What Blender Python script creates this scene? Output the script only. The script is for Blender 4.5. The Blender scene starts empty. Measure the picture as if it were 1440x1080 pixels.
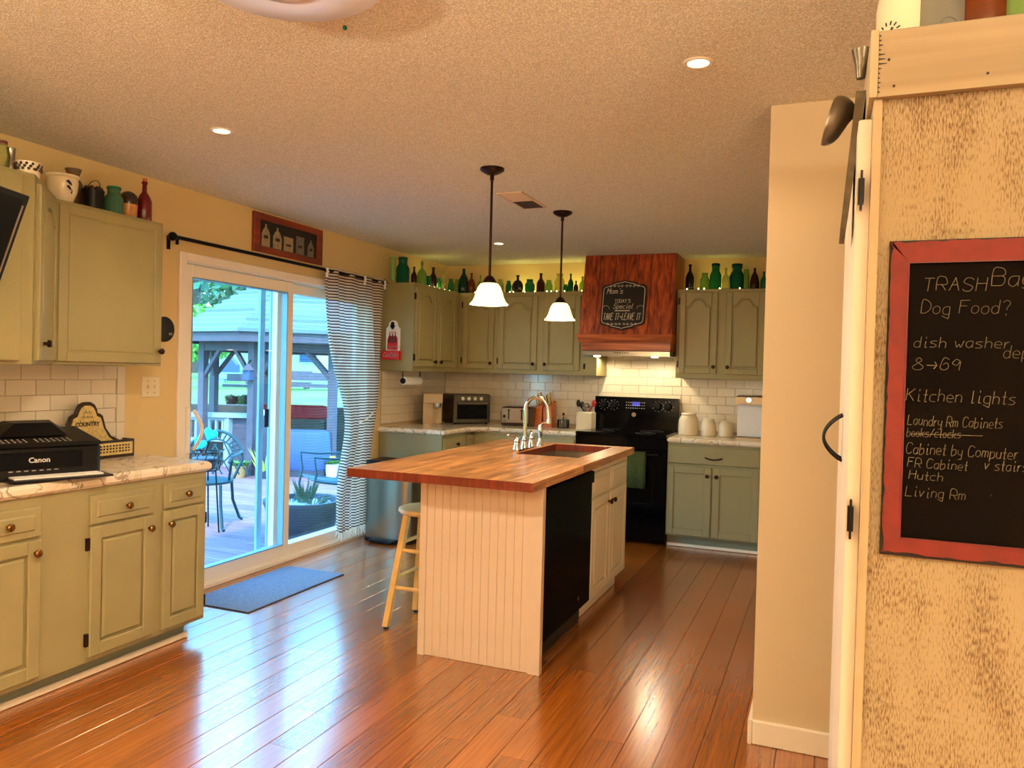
import bpy, bmesh, math, random
from mathutils import Vector, Matrix
random.seed(7)
PI = math.pi
sc = bpy.context.scene
col = sc.collection

# ---------------------------------------------------------------- camera
CAM_Z, YAW, PITCH, ROLL, FPX = 1.4065, 0.3837, -0.0165, 0.0257, 1094.87
FW = Vector((-math.sin(YAW) * math.cos(PITCH), math.cos(YAW) * math.cos(PITCH), math.sin(PITCH)))
RT = Vector((math.cos(YAW), math.sin(YAW), 0)); UP = RT.cross(FW)
cr, sr = math.cos(ROLL), math.sin(ROLL)
CR = RT * cr + UP * sr; CU = UP * cr - RT * sr
cam = bpy.data.cameras.new('camera'); camo = bpy.data.objects.new('camera', cam); col.objects.link(camo)
cam.sensor_width = 36; cam.lens = FPX / 1440 * 36; cam.clip_end = 300
camo.matrix_world = Matrix(((CR.x, CU.x, -FW.x, 0), (CR.y, CU.y, -FW.y, 0), (CR.z, CU.z, -FW.z, CAM_Z), (0, 0, 0, 1)))
sc.camera = camo
EYE = Vector((0, 0, CAM_Z))
def ray(u, v):
    a, b = u - 720, v - 540
    return RT * ((cr * a + sr * b) / FPX) - UP * ((-sr * a + cr * b) / FPX) + FW
def at(u, v, ax, val):                      # a measured point on a known real plane
    r = ray(u, v); i = 'XYZ'.index(ax)
    return EYE + r * ((val - EYE[i]) / r[i])
def far(u, v, depth):                       # a measured point at a known real distance
    return EYE + ray(u, v) * depth

# ---------------------------------------------------------------- view, world, lights
vs = sc.view_settings; vs.view_transform = 'Standard'; vs.look = 'None'; vs.gamma = 1; vs.use_curve_mapping = False
vs.exposure = 0.36
def lin(c):
    return tuple(((x / 255) / 12.92 if x / 255 <= .04045 else ((x / 255 + .055) / 1.055) ** 2.4) for x in c)
w = bpy.data.worlds.new('world'); sc.world = w; w.use_nodes = True
nt = w.node_tree; nt.nodes.clear()
wo = nt.nodes.new('ShaderNodeOutputWorld'); bg = nt.nodes.new('ShaderNodeBackground')
tc = nt.nodes.new('ShaderNodeTexCoord'); sx = nt.nodes.new('ShaderNodeSeparateXYZ'); rp = nt.nodes.new('ShaderNodeValToRGB')
rp.color_ramp.elements[0].position = 0.45; rp.color_ramp.elements[0].color = (0.36, 0.86, 1.0, 1)
rp.color_ramp.elements[1].position = 0.9; rp.color_ramp.elements[1].color = (0.09, 0.40, 1.0, 1)
mr = nt.nodes.new('ShaderNodeMapRange'); mr.inputs['From Min'].default_value = -1; mr.inputs['From Max'].default_value = 1
nt.links.new(tc.outputs['Generated'], sx.inputs[0]); nt.links.new(sx.outputs['Z'], mr.inputs['Value'])
nt.links.new(mr.outputs[0], rp.inputs[0]); nt.links.new(rp.outputs[0], bg.inputs[0]); nt.links.new(bg.outputs[0], wo.inputs[0])
bg.inputs[1].default_value = 9.5
def light(name, kind, loc, power, color, size=.1, rot=(0, 0, 0), **k):
    l = bpy.data.lights.new(name, kind); o = bpy.data.objects.new(name, l); col.objects.link(o)
    o.location = loc; o.rotation_euler = rot; l.energy = power; l.color = color
    if kind == 'AREA': l.shape = 'DISK' if not k.get('sy') else 'RECTANGLE'; l.size = size
    if kind == 'AREA' and k.get('sy'): l.size_y = k['sy']
    if kind in ('POINT', 'SPOT'): l.shadow_soft_size = size
    if kind == 'SPOT': l.spot_size = k.get('cone', 1.6); l.spot_blend = k.get('blend', .5)
    if kind == 'SUN': l.angle = size
    return o
WARM = (1.0, .72, .42)
light('sun', 'SUN', (0, 0, 8), 4.0, (1, .95, .84), .05, (math.radians(38), math.radians(22), 0))
light('flush_fixture_light', 'AREA', (-1.30, 1.60, 2.345), 30, (1, .85, .62), .2)
light('rear_fill_area', 'AREA', (0.6, -1.2, 2.36), 22, (1, .89, .66), 1.2)  # added soft fill from behind the camera, no fixture known there
light('ceiling_fill_up', 'AREA', (1.5, -.7, 1.75), 190, (1, .89, .66), .5, (PI, 0, 0))  # added upward fill that brightens the ceiling, not an existing lamp
light('ceiling_fill_up', 'AREA', (-1.6, -.9, 1.75), 190, (1, .89, .66), .5, (PI, 0, 0))  # matching upward fill on the left, likewise added
light('rear_fill_point', 'POINT', (0.9, -0.9, 1.25), 20, (1, .89, .66), .35)  # added low fill behind the camera, stands for no known lamp
light('rear_fill_point', 'POINT', (-1.2, -1.8, 1.0), 14, (1, .89, .66), .35)  # added low fill farther back on the left, source invented

# ---------------------------------------------------------------- materials
M = {}
def nodes(name):
    m = bpy.data.materials.new(name); m.use_nodes = True; n = m.node_tree
    b = n.nodes['Principled BSDF']; return m, n, b
def mat(name, c, rough=.5, metal=0, bump=0, bscale=200, var=0, vscale=3, emit=None, es=0, spec=.5, rnd=0, coat=0):
    m, n, b = nodes(name)
    cl = (*lin(c), 1); b.inputs['Base Color'].default_value = cl
    b.inputs['Roughness'].default_value = rough; b.inputs['Metallic'].default_value = metal
    b.inputs['Specular IOR Level'].default_value = spec; b.inputs['Coat Weight'].default_value = coat
    tcn = n.nodes.new('ShaderNodeTexCoord'); src = None
    if var:
        t = n.nodes.new('ShaderNodeTexNoise'); t.inputs['Scale'].default_value = vscale; t.inputs['Detail'].default_value = 5
        n.links.new(tcn.outputs['Object'], t.inputs['Vector'])
        r = n.nodes.new('ShaderNodeValToRGB'); r.color_ramp.elements[0].position = .3; r.color_ramp.elements[1].position = .7
        r.color_ramp.elements[0].color = (*[x * (1 - var) for x in cl[:3]], 1); r.color_ramp.elements[1].color = (*[min(1, x * (1 + var)) for x in cl[:3]], 1)
        n.links.new(t.outputs[0], r.inputs[0]); src = r.outputs[0]
    if rnd:
        oi = n.nodes.new('ShaderNodeObjectInfo'); h = n.nodes.new('ShaderNodeHueSaturation')
        mm = n.nodes.new('ShaderNodeMapRange'); mm.inputs['To Min'].default_value = 1 - rnd; mm.inputs['To Max'].default_value = 1 + rnd
        n.links.new(oi.outputs['Random'], mm.inputs['Value']); n.links.new(mm.outputs[0], h.inputs['Value'])
        if src: n.links.new(src, h.inputs['Color'])
        else: h.inputs['Color'].default_value = cl
        src = h.outputs[0]
    if src: n.links.new(src, b.inputs['Base Color'])
    if bump:
        t = n.nodes.new('ShaderNodeTexNoise'); t.inputs['Scale'].default_value = bscale; t.inputs['Detail'].default_value = 3
        n.links.new(tcn.outputs['Object'], t.inputs['Vector'])
        bp = n.nodes.new('ShaderNodeBump'); bp.inputs['Strength'].default_value = bump; bp.inputs['Distance'].default_value = .01
        n.links.new(t.outputs[0], bp.inputs['Height']); n.links.new(bp.outputs[0], b.inputs['Normal'])
    if emit:
        b.inputs['Emission Color'].default_value = (*lin(emit), 1); b.inputs['Emission Strength'].default_value = es
    M[name] = m; return m
def wood(name, c1, c2, rough=.35, axis='Y', rnd=.12, dens=14, stretch=12, bump=.08, spec=.5, lo=.32, hi=.68):
    m, n, b = nodes(name); tcn = n.nodes.new('ShaderNodeTexCoord'); mp = n.nodes.new('ShaderNodeMapping')
    s = [dens * stretch / 2] * 3; s['XYZ'.index(axis)] = dens / 4; mp.inputs['Scale'].default_value = s
    oi = n.nodes.new('ShaderNodeObjectInfo'); cx = n.nodes.new('ShaderNodeCombineXYZ'); mu = n.nodes.new('ShaderNodeMath'); mu.operation = 'MULTIPLY'; mu.inputs[1].default_value = 37
    n.links.new(oi.outputs['Random'], mu.inputs[0])
    for i in range(3): n.links.new(mu.outputs[0], cx.inputs[i])
    ad = n.nodes.new('ShaderNodeVectorMath'); ad.operation = 'ADD'
    n.links.new(tcn.outputs['Object'], ad.inputs[0]); n.links.new(cx.outputs[0], ad.inputs[1]); n.links.new(ad.outputs[0], mp.inputs[0])
    t = n.nodes.new('ShaderNodeTexNoise'); t.inputs['Scale'].default_value = 1; t.inputs['Detail'].default_value = 6; t.inputs['Distortion'].default_value = .4
    n.links.new(mp.outputs[0], t.inputs['Vector'])
    r = n.nodes.new('ShaderNodeValToRGB'); r.color_ramp.elements[0].position = lo; r.color_ramp.elements[1].position = hi
    r.color_ramp.elements[0].color = (*lin(c1), 1); r.color_ramp.elements[1].color = (*lin(c2), 1)
    n.links.new(t.outputs[0], r.inputs[0])
    h = n.nodes.new('ShaderNodeHueSaturation'); mm = n.nodes.new('ShaderNodeMapRange'); mm.inputs['To Min'].default_value = 1 - rnd; mm.inputs['To Max'].default_value = 1 + rnd
    n.links.new(oi.outputs['Random'], mm.inputs['Value']); n.links.new(mm.outputs[0], h.inputs['Value']); n.links.new(r.outputs[0], h.inputs['Color'])
    n.links.new(h.outputs[0], b.inputs['Base Color']); b.inputs['Roughness'].default_value = rough; b.inputs['Specular IOR Level'].default_value = spec
    bp = n.nodes.new('ShaderNodeBump'); bp.inputs['Strength'].default_value = bump; bp.inputs['Distance'].default_value = .004
    n.links.new(t.outputs[0], bp.inputs['Height']); n.links.new(bp.outputs[0], b.inputs['Normal'])
    M[name] = m; return m
def glassy(name, c, solid=.45, rough=.08):
    m, n, b = nodes(name); out = n.nodes['Material Output']
    b.inputs['Base Color'].default_value = (*lin(c), 1); b.inputs['Roughness'].default_value = rough
    tr = n.nodes.new('ShaderNodeBsdfTransparent'); tr.inputs[0].default_value = (*lin(c), 1)
    mx = n.nodes.new('ShaderNodeMixShader'); mx.inputs[0].default_value = solid
    n.links.new(tr.outputs[0], mx.inputs[1]); n.links.new(b.outputs[0], mx.inputs[2]); n.links.new(mx.outputs[0], out.inputs[0])
    M[name] = m; return m
def pane(name, tint=(1, 1, 1)):
    m, n, b = nodes(name); out = n.nodes['Material Output']; n.nodes.remove(b)
    tr = n.nodes.new('ShaderNodeBsdfTransparent'); tr.inputs[0].default_value = (*tint, 1)
    gl = n.nodes.new('ShaderNodeBsdfGlossy'); gl.inputs['Roughness'].default_value = .02
    fr = n.nodes.new('ShaderNodeLayerWeight'); fr.inputs[0].default_value = .5
    pw = n.nodes.new('ShaderNodeMath'); pw.operation = 'POWER'; pw.inputs[1].default_value = 5; n.links.new(fr.outputs['Facing'], pw.inputs[0])
    mp_ = n.nodes.new('ShaderNodeMapRange'); mp_.inputs['To Min'].default_value = .03; mp_.inputs['To Max'].default_value = .7; n.links.new(pw.outputs[0], mp_.inputs['Value'])
    mx = n.nodes.new('ShaderNodeMixShader'); n.links.new(mp_.outputs[0], mx.inputs[0])
    n.links.new(tr.outputs[0], mx.inputs[1]); n.links.new(gl.outputs[0], mx.inputs[2]); n.links.new(mx.outputs[0], out.inputs[0])
    M[name] = m; return m

mat('wall_paint', (216, 186, 128), .8, bump=.05, bscale=120)
mat('column_paint', (208, 188, 152), .8, bump=.04, bscale=120)
mat('white_trim', (238, 226, 206), .35)
mat('vinyl', (240, 226, 208), .3)
mat('sage', (148, 136, 88), .42, bump=.06, bscale=90, var=.05, vscale=6)
mat('sage_base', (152, 140, 98), .42, bump=.04, bscale=90, var=.05, vscale=6)
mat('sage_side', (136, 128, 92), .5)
mat('sage_toe', (120, 124, 106), .6)
mat('cream_paint', (226, 212, 184), .42, bump=.03, bscale=90)
mat('beadboard', (212, 188, 164), .45, var=.03, vscale=12)
mat('tile', (222, 208, 184), .12, rnd=.035, spec=.6)
mat('grout', (176, 158, 132), .9)
mat('black_gloss', (5, 5, 8), .08, spec=.3)
mat('black_panel', (5, 4, 5), .2, spec=.1)
for k_ in ('black_gloss', 'black_panel'): M[k_].node_tree.nodes['Principled BSDF'].inputs['IOR'].default_value = 1.3 if k_ == 'black_gloss' else 1.12
mat('black_satin', (7, 7, 8), .35, spec=.15)
mat('black_plastic', (11, 10, 12), .4, spec=.25)
mat('iron', (20, 17, 16), .4, metal=.6)
mat('iron_teal', (28, 66, 74), .5, metal=.2)
mat('bronze', (48, 26, 20), .35, metal=.8)
mat('brass', (140, 96, 50), .25, metal=1)
mat('steel', (150, 142, 130), .3, metal=1)
mat('dark_steel', (110, 102, 92), .32, metal=1)
mat('chrome', (226, 224, 218), .08, metal=1)
mat('paper', (238, 234, 226), .8)
mat('white_plastic', (232, 230, 228), .35)
mat('shade', (255, 240, 205), .4, emit=(255, 232, 150), es=2.0)
mat('lamp_glow', (255, 240, 205), .4, emit=(255, 222, 150), es=14)
mat('fairy_glow', (255, 240, 205), .4, emit=(255, 235, 170), es=12)
mat('hood_glow', (255, 240, 205), .4, emit=(255, 226, 160), es=10)
mat('door_mat', (116, 134, 150), .95, bump=.8, bscale=300, var=.35, vscale=160)
mat('mat_edge', (38, 42, 48), .9)
mat('chalk_black', (15, 11, 9), .85, var=.2, vscale=9, spec=.03)
mat('chalk', (112, 102, 82), .95)
mat('sign_chalk', (206, 192, 170), .9)
mat('red_frame', (108, 20, 6), .7, var=.15, vscale=40)
mat('worn_black', (26, 16, 12), .7)
mat('sign_black', (24, 14, 12), .6)
mat('coke_red', (196, 18, 22), .4)
mat('coke_dark', (92, 18, 22), .4)
mat('print_dark', (52, 40, 26), .7)
mat('caddy_tan', (206, 178, 110), .6, var=.22, vscale=60)
mat('green_towel', (60, 72, 28), .95, bump=.5, bscale=150, var=.2, vscale=60)
mat('cream_ceramic', (226, 212, 178), .2)
mat('canister', (226, 208, 176), .3)
mat('beige_plastic', (176, 152, 116), .4)
mat('dark_ceramic', (52, 34, 22), .2)
mat('brown_ceramic', (96, 70, 42), .35, var=.2, vscale=20)
mat('tan_glaze', (188, 128, 66), .15, var=.15, vscale=60)
mat('blue_print', (20, 26, 60), .4)
mat('red_glass', (96, 12, 8), .12)
mat('cork', (176, 84, 40), .8)
mat('red_plastic', (150, 14, 12), .3)
mat('knife_block', (186, 96, 34), .45, var=.2, vscale=30)
mat('knife_handle', (206, 166, 100), .5)
mat('stool_wood', (232, 186, 110), .4, var=.1, vscale=14)
mat('picture_dark', (30, 24, 18), .7)
mat('stoneware', (156, 134, 100), .5, var=.25, vscale=50)
mat('stoneware_grey', (110, 100, 88), .5, var=.2, vscale=50)
mat('silver_trim', (170, 150, 132), .3, metal=.7)
mat('weathered', (96, 84, 62), .8, var=.35, vscale=40)
mat('galvanised', (110, 100, 84), .35, metal=.8)
mat('terracotta', (176, 132, 84), .8)
mat('white_pot', (214, 214, 222), .6)
mat('grill_cover', (56, 82, 130), .7, bump=.3, bscale=14)
mat('red_cushion', (130, 16, 22), .8)
mat('teal_glass', (0, 196, 200), .3)
mat('leaf_green', (98, 150, 60), .7, rnd=.15)
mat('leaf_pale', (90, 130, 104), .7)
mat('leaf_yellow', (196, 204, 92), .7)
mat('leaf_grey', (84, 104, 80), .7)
mat('flower_yellow', (240, 206, 70), .7)
mat('flower_dark', (84, 42, 66), .8)
mat('grass', (104, 132, 40), .95, var=.3, vscale=.8)
mat('timber', (74, 62, 54), .9, var=.2, vscale=8, rnd=.1)
mat('grey_wood', (84, 76, 86), .85, var=.12, vscale=6, rnd=.08)
mat('shingle', (104, 116, 128), .9, rnd=.22)
mat('rail_white', (150, 156, 160), .6)
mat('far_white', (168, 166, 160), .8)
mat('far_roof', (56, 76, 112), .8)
mat('gravel', (206, 206, 204), .9, bump=.8, bscale=60, var=.3, vscale=60)
mat('planter', (60, 62, 76), .5)
mat('screen_frame', (120, 160, 196), .4)
mat('fan_white', (232, 236, 246), .3)
mat('fan_white_glow', (236, 220, 200), .2)
mat('vent_white', (214, 186, 150), .5)
mat('vent_dark', (70, 58, 44), .8)
mat('ivory', (224, 206, 168), .4)
mat('display_blue', (20, 24, 60), .2, emit=(60, 70, 190), es=.8)
mat('mark', (196, 190, 184), .5)
mat('fringe', (238, 228, 208), .8)
pane('window_glass', (.93, .98, 1))
glassy('glass_green', (40, 130, 74), .55); glassy('glass_emerald', (4, 96, 62), .6); glassy('glass_pale', (168, 200, 110), .35)
glassy('glass_clear', (216, 214, 150), .25); glassy('glass_amber', (62, 14, 18), .75); glassy('glass_dark', (36, 26, 24), .75)
glassy('glass_bottle', (10, 104, 40), .6); glassy('glass_aqua', (92, 142, 116), .5); glassy('glass_water', (180, 176, 160), .35)
glassy('glass_teal', (10, 60, 58), .65); glassy('glass_rust', (150, 74, 26), .4)
wood('floor_wood', (136, 70, 16), (178, 100, 30), .22, 'Y', .2, 14, 18, 0, spec=1.0, lo=.25, hi=.75)
wood('butcher', (140, 80, 36), (214, 156, 92), .3, 'Y', .3, 12, 10, .03)
wood('butcher_end', (92, 26, 12), (124, 44, 20), .4, 'Z', .12, 12, 10, .03)
wood('hood_wood', (96, 24, 8), (190, 84, 30), .4, 'Z', .15, 8, 10, .1)
wood('hood_trim', (120, 46, 14), (198, 104, 44), .4, 'X', .1, 8, 10, .1)
wood('frame_wood', (92, 26, 10), (142, 54, 22), .4, 'Y', .05, 8, 10, .05)
def pantry_mat():
    m, n, b = nodes('pantry_side'); tcn = n.nodes.new('ShaderNodeTexCoord')
    def nz(sc_, det, dist=0):
        mp = n.nodes.new('ShaderNodeMapping'); mp.inputs['Scale'].default_value = sc_; n.links.new(tcn.outputs['Object'], mp.inputs[0])
        t = n.nodes.new('ShaderNodeTexNoise'); t.inputs['Scale'].default_value = 1; t.inputs['Detail'].default_value = det; t.inputs['Distortion'].default_value = dist; n.links.new(mp.outputs[0], t.inputs['Vector']); return t
    a, c = nz((420, 420, 90), 4), nz((14, 14, 5), 3)
    ad = n.nodes.new('ShaderNodeMath'); ad.operation = 'MULTIPLY_ADD'; ad.inputs[1].default_value = .55; n.links.new(c.outputs[0], ad.inputs[0]); n.links.new(a.outputs[0], ad.inputs[2])
    r = n.nodes.new('ShaderNodeValToRGB'); e = r.color_ramp.elements; e[0].position = .60; e[0].color = (*lin((108, 82, 54)), 1); e[1].position = .82; e[1].color = (*lin((162, 142, 110)), 1)
    x = e.new(.70); x.color = (*lin((140, 118, 86)), 1)
    n.links.new(ad.outputs[0], r.inputs[0]); n.links.new(r.outputs[0], b.inputs['Base Color']); b.inputs['Roughness'].default_value = .85
    bp = n.nodes.new('ShaderNodeBump'); bp.inputs['Strength'].default_value = .3; bp.inputs['Distance'].default_value = .003; n.links.new(a.outputs[0], bp.inputs['Height']); n.links.new(bp.outputs[0], b.inputs['Normal'])
    M['pantry_side'] = m
pantry_mat()
wood('pantry_pine', (138, 118, 90), (158, 138, 108), .6, 'X', .04, 5, 14, .05, .3)
wood('pantry_white', (168, 148, 116), (190, 170, 136), .6, 'Z', .04, 5, 14, .05, .3)
wood('deck_wood', (124, 88, 92), (160, 122, 124), .8, 'X', .1, 8, 10, .05, .2)

def marble():
    m, n, b = nodes('marble'); tcn = n.nodes.new('ShaderNodeTexCoord')
    t = n.nodes.new('ShaderNodeTexNoise'); t.inputs['Scale'].default_value = 3.2; t.inputs['Detail'].default_value = 8; t.inputs['Distortion'].default_value = 2.2
    n.links.new(tcn.outputs['Object'], t.inputs['Vector']); r = n.nodes.new('ShaderNodeValToRGB'); e = r.color_ramp.elements
    e[0].position = 0; e[0].color = (*lin((226, 212, 190)), 1); e[1].position = 1; e[1].color = (*lin((236, 222, 200)), 1)
    for p, c in ((.47, (228, 214, 192)), (.495, (150, 124, 96)), (.515, (230, 216, 196)), (.6, (214, 194, 164))):
        x = e.new(p); x.color = (*lin(c), 1)
    n.links.new(t.outputs[0], r.inputs[0]); n.links.new(r.outputs[0], b.inputs['Base Color']); b.inputs['Roughness'].default_value = .16
    M['marble'] = m
marble()
def popcorn():
    m, n, b = nodes('popcorn'); tcn = n.nodes.new('ShaderNodeTexCoord')
    b.inputs['Base Color'].default_value = (*lin((238, 230, 204)), 1); b.inputs['Roughness'].default_value = .95
    t = n.nodes.new('ShaderNodeTexNoise'); t.inputs['Scale'].default_value = 210; t.inputs['Detail'].default_value = 2
    n.links.new(tcn.outputs['Object'], t.inputs['Vector'])
    r = n.nodes.new('ShaderNodeValToRGB'); r.color_ramp.elements[0].position = .42; r.color_ramp.elements[1].position = .66
    r.color_ramp.elements[0].color = (*lin((204, 192, 164)), 1); r.color_ramp.elements[1].color = (*lin((246, 240, 220)), 1)
    bp = n.nodes.new('ShaderNodeBump'); bp.inputs['Strength'].default_value = .8; bp.inputs['Distance'].default_value = .006
    n.links.new(t.outputs[0], r.inputs[0]); n.links.new(r.outputs[0], b.inputs['Base Color'])
    n.links.new(t.outputs[0], bp.inputs['Height']); n.links.new(bp.outputs[0], b.inputs['Normal']); M['popcorn'] = m
popcorn()
def curtain_mat():
    m, n, b = nodes('curtain'); out = n.nodes['Material Output']; tcn = n.nodes.new('ShaderNodeTexCoord')
    sp = n.nodes.new('ShaderNodeSeparateXYZ'); n.links.new(tcn.outputs['Object'], sp.inputs[0])
    a = n.nodes.new('ShaderNodeMath'); a.operation = 'MULTIPLY'; a.inputs[1].default_value = 1 / .0225; n.links.new(sp.outputs['Z'], a.inputs[0])
    f = n.nodes.new('ShaderNodeMath'); f.operation = 'FRACT'; n.links.new(a.outputs[0], f.inputs[0])
    g = n.nodes.new('ShaderNodeMath'); g.operation = 'GREATER_THAN'; g.inputs[1].default_value = .56; n.links.new(f.outputs[0], g.inputs[0])
    mx = n.nodes.new('ShaderNodeMixRGB'); mx.inputs[1].default_value = (*lin((232, 214, 190)), 1); mx.inputs[2].default_value = (*lin((74, 48, 44)), 1)
    n.links.new(g.outputs[0], mx.inputs[0]); n.links.new(mx.outputs[0], b.inputs['Base Color']); b.inputs['Roughness'].default_value = .9
    tl = n.nodes.new('ShaderNodeBsdfTranslucent'); n.links.new(mx.outputs[0], tl.inputs[0])
    tr = n.nodes.new('ShaderNodeBsdfTransparent')
    m1 = n.nodes.new('ShaderNodeMixShader'); m1.inputs[0].default_value = .3; n.links.new(b.outputs[0], m1.inputs[1]); n.links.new(tl.outputs[0], m1.inputs[2])
    m2 = n.nodes.new('ShaderNodeMixShader'); q = n.nodes.new('ShaderNodeMapRange'); q.inputs['To Min'].default_value = .2; q.inputs['To Max'].default_value = .04
    n.links.new(g.outputs[0], q.inputs['Value']); n.links.new(q.outputs[0], m2.inputs[0])
    n.links.new(m1.outputs[0], m2.inputs[1]); n.links.new(tr.outputs[0], m2.inputs[2]); n.links.new(m2.outputs[0], out.inputs[0])
    M['curtain'] = m
curtain_mat()
fb_ = M['floor_wood'].node_tree.nodes['Principled BSDF']; fb_.inputs['IOR'].default_value = 1.6; fb_.inputs['Coat Weight'].default_value = .6; fb_.inputs['Coat IOR'].default_value = 1.7; fb_.inputs['Coat Roughness'].default_value = .2

# ---------------------------------------------------------------- mesh helpers
W = lambda x, y, z: (x, y, z)
def faceX(x0): return lambda u, d, z: (x0 + d, u, z)          # faces +X, u runs along Y
def faceY(y0): return lambda u, d, z: (u, y0 - d, z)          # faces -Y, u runs along X
def faceP(p, q):                                             # vertical plane from p to q, d outwards to the right of p->q
    p = Vector(p); t = (Vector(q) - p).normalized(); nrm = Vector((t.y, -t.x))
    return lambda u, d, z: (p.x + t.x * u + nrm.x * d, p.y + t.y * u + nrm.y * d, z)
class MB:
    def __init__(s): s.bm = bmesh.new()
    def vs(s, pts): return [s.bm.verts.new(p) for p in pts]
    def hexa(s, a, b):            # two 4-loops
        A, B = s.vs(a), s.vs(b); s.bm.faces.new(A[::-1]); s.bm.faces.new(B)
        for i in range(4): s.bm.faces.new((A[i], A[(i + 1) % 4], B[(i + 1) % 4], B[i]))
    def box(s, x0, x1, y0, y1, z0, z1, bev=0):
        return s.plate(lambda u, d, z: (u, z, d), [(x0, y0), (x1, y0), (x1, y1), (x0, y1)], z0, z1, bev)
    def plate(s, T, poly, d0, d1, bev=0, both=False):
        n = len(poly); L = []
        def inset(b):
            out = []
            ar = sum(poly[i][0] * poly[(i + 1) % n][1] - poly[(i + 1) % n][0] * poly[i][1] for i in range(n))
            sg = 1 if ar > 0 else -1
            for i in range(n):
                p0, p1, p2 = Vector(poly[i - 1]), Vector(poly[i]), Vector(poly[(i + 1) % n])
                e1, e2 = (p1 - p0).normalized(), (p2 - p1).normalized()
                n1, n2 = Vector((-e1.y, e1.x)) * sg, Vector((-e2.y, e2.x)) * sg
                mm = n1 + n2; k = mm.dot(mm); mm = mm * (2 / k if k > .3 else 1) * b
                out.append((p1.x + mm.x, p1.y + mm.y))
            return out
        if bev:
            if both: L.append((inset(bev), d0)); L.append((poly, d0 + (bev if d1 > d0 else -bev)))
            else: L.append((poly, d0))
            L.append((poly, d1 - (bev if d1 > d0 else -bev))); L.append((inset(bev), d1))
        else: L = [(poly, d0), (poly, d1)]
        R = [s.vs([T(p[0], d, p[1]) for p in pl]) for pl, d in L]
        s.bm.faces.new(R[0][::-1]); s.bm.faces.new(R[-1])
        for a, b in zip(R, R[1:]):
            for i in range(n): s.bm.faces.new((a[i], a[(i + 1) % n], b[(i + 1) % n], b[i]))
        return s
    def tb(s, T, u0, u1, z0, z1, d0, d1, bev=0, both=False):
        return s.plate(T, [(u0, z0), (u1, z0), (u1, z1), (u0, z1)], d0, d1, bev, both)
    def frame(s, T, u0, u1, z0, z1, w, d0, d1, bev=0, wt=None, wb=None):
        wt = wt or w; wb = wb or w
        s.tb(T, u0, u0 + w, z0, z1, d0, d1, bev); s.tb(T, u1 - w, u1, z0, z1, d0, d1, bev)
        s.tb(T, u0 + w, u1 - w, z0, z0 + wb, d0, d1, bev); s.tb(T, u0 + w, u1 - w, z1 - wt, z1, d0, d1, bev); return s
    def lathe(s, c, prof, seg=20, sx=1, sy=1, axis='Z', cap=True):
        c = Vector(c); R = []
        for r, z in prof:
            L = []
            for i in range(seg):
                a = 2 * PI * i / seg; x, y = r * sx * math.cos(a), r * sy * math.sin(a)
                p = {'Z': (x, y, z), 'X': (z, x, y), 'Y': (x, z, y)}[axis]
                L.append(s.bm.verts.new(c + Vector(p)))
            R.append(L)
        for a, b in zip(R, R[1:]):
            for i in range(seg): s.bm.faces.new((a[i], a[(i + 1) % seg], b[(i + 1) % seg], b[i]))
        if cap: s.bm.faces.new(R[0][::-1]); s.bm.faces.new(R[-1])
        return s
    def tube(s, pts, r, seg=8, r2=None, closed=False):
        pts = [Vector(p) for p in pts]; n = len(pts); R = []; prev = None
        for i, p in enumerate(pts):
            if closed: t = pts[(i + 1) % n] - pts[i - 1]
            else: t = pts[min(i + 1, n - 1)] - pts[max(i - 1, 0)]
            t.normalize()
            if prev is None: a = t.orthogonal().normalized()
            else: a = (prev - t * prev.dot(t)).normalized()
            prev = a; b = t.cross(a); rr = r if r2 is None else r + (r2 - r) * i / (n - 1)
            R.append([s.bm.verts.new(p + (a * math.cos(2 * PI * k / seg) + b * math.sin(2 * PI * k / seg)) * rr) for k in range(seg)])
        pr = list(zip(R, R[1:])) + ([(R[-1], R[0])] if closed else [])
        for a, b in pr:
            for i in range(seg): s.bm.faces.new((a[i], a[(i + 1) % seg], b[(i + 1) % seg], b[i]))
        if not closed: s.bm.faces.new(R[0][::-1]); s.bm.faces.new(R[-1])
        return s
    def ball(s, c, r, seg=12, sz=1, sx=1, sy=1):
        k = max(5, seg // 2); pr = [(max(r * math.sin(PI * i / k), r * .02), -r * sz * math.cos(PI * i / k)) for i in range(k + 1)]
        return s.lathe(c, pr, seg, sx, sy)
    def build(s, name, m, parent=None, smooth=True, recalc=True):
        me = bpy.data.meshes.new(name)
        if recalc: bmesh.ops.recalc_face_normals(s.bm, faces=s.bm.faces)
        s.bm.to_mesh(me); s.bm.free()
        me.materials.append(M[m] if isinstance(m, str) else m)
        if smooth:
            for p in me.polygons: p.use_smooth = True
            me.set_sharp_from_angle(angle=math.radians(35))
        return link(name, me, parent)
def wloc(o):
    v = Vector(o.location)
    while o.parent: o = o.parent; v += Vector(o.location)
    return v
def link(name, data, parent=None):
    o = bpy.data.objects.new(name, data); col.objects.link(o)
    if parent: o.parent = parent; o.location = -wloc(parent)
    return o
def tag(o, label=None, cat=None, group=None, kind=None):
    if label: o['label'] = label
    if cat: o['category'] = cat
    if group: o['group'] = group
    if kind: o['kind'] = kind
    return o
def thing(name, loc, label, cat, group=None):
    o = bpy.data.objects.new(name, None); col.objects.link(o); o.location = loc; o.empty_display_size = .1
    return tag(o, label, cat, group)
def copy_tree(o, parent=None):
    c = o.copy(); col.objects.link(c); c.parent = parent
    for ch in list(o.children): copy_tree(ch, c)
    return c

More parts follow.
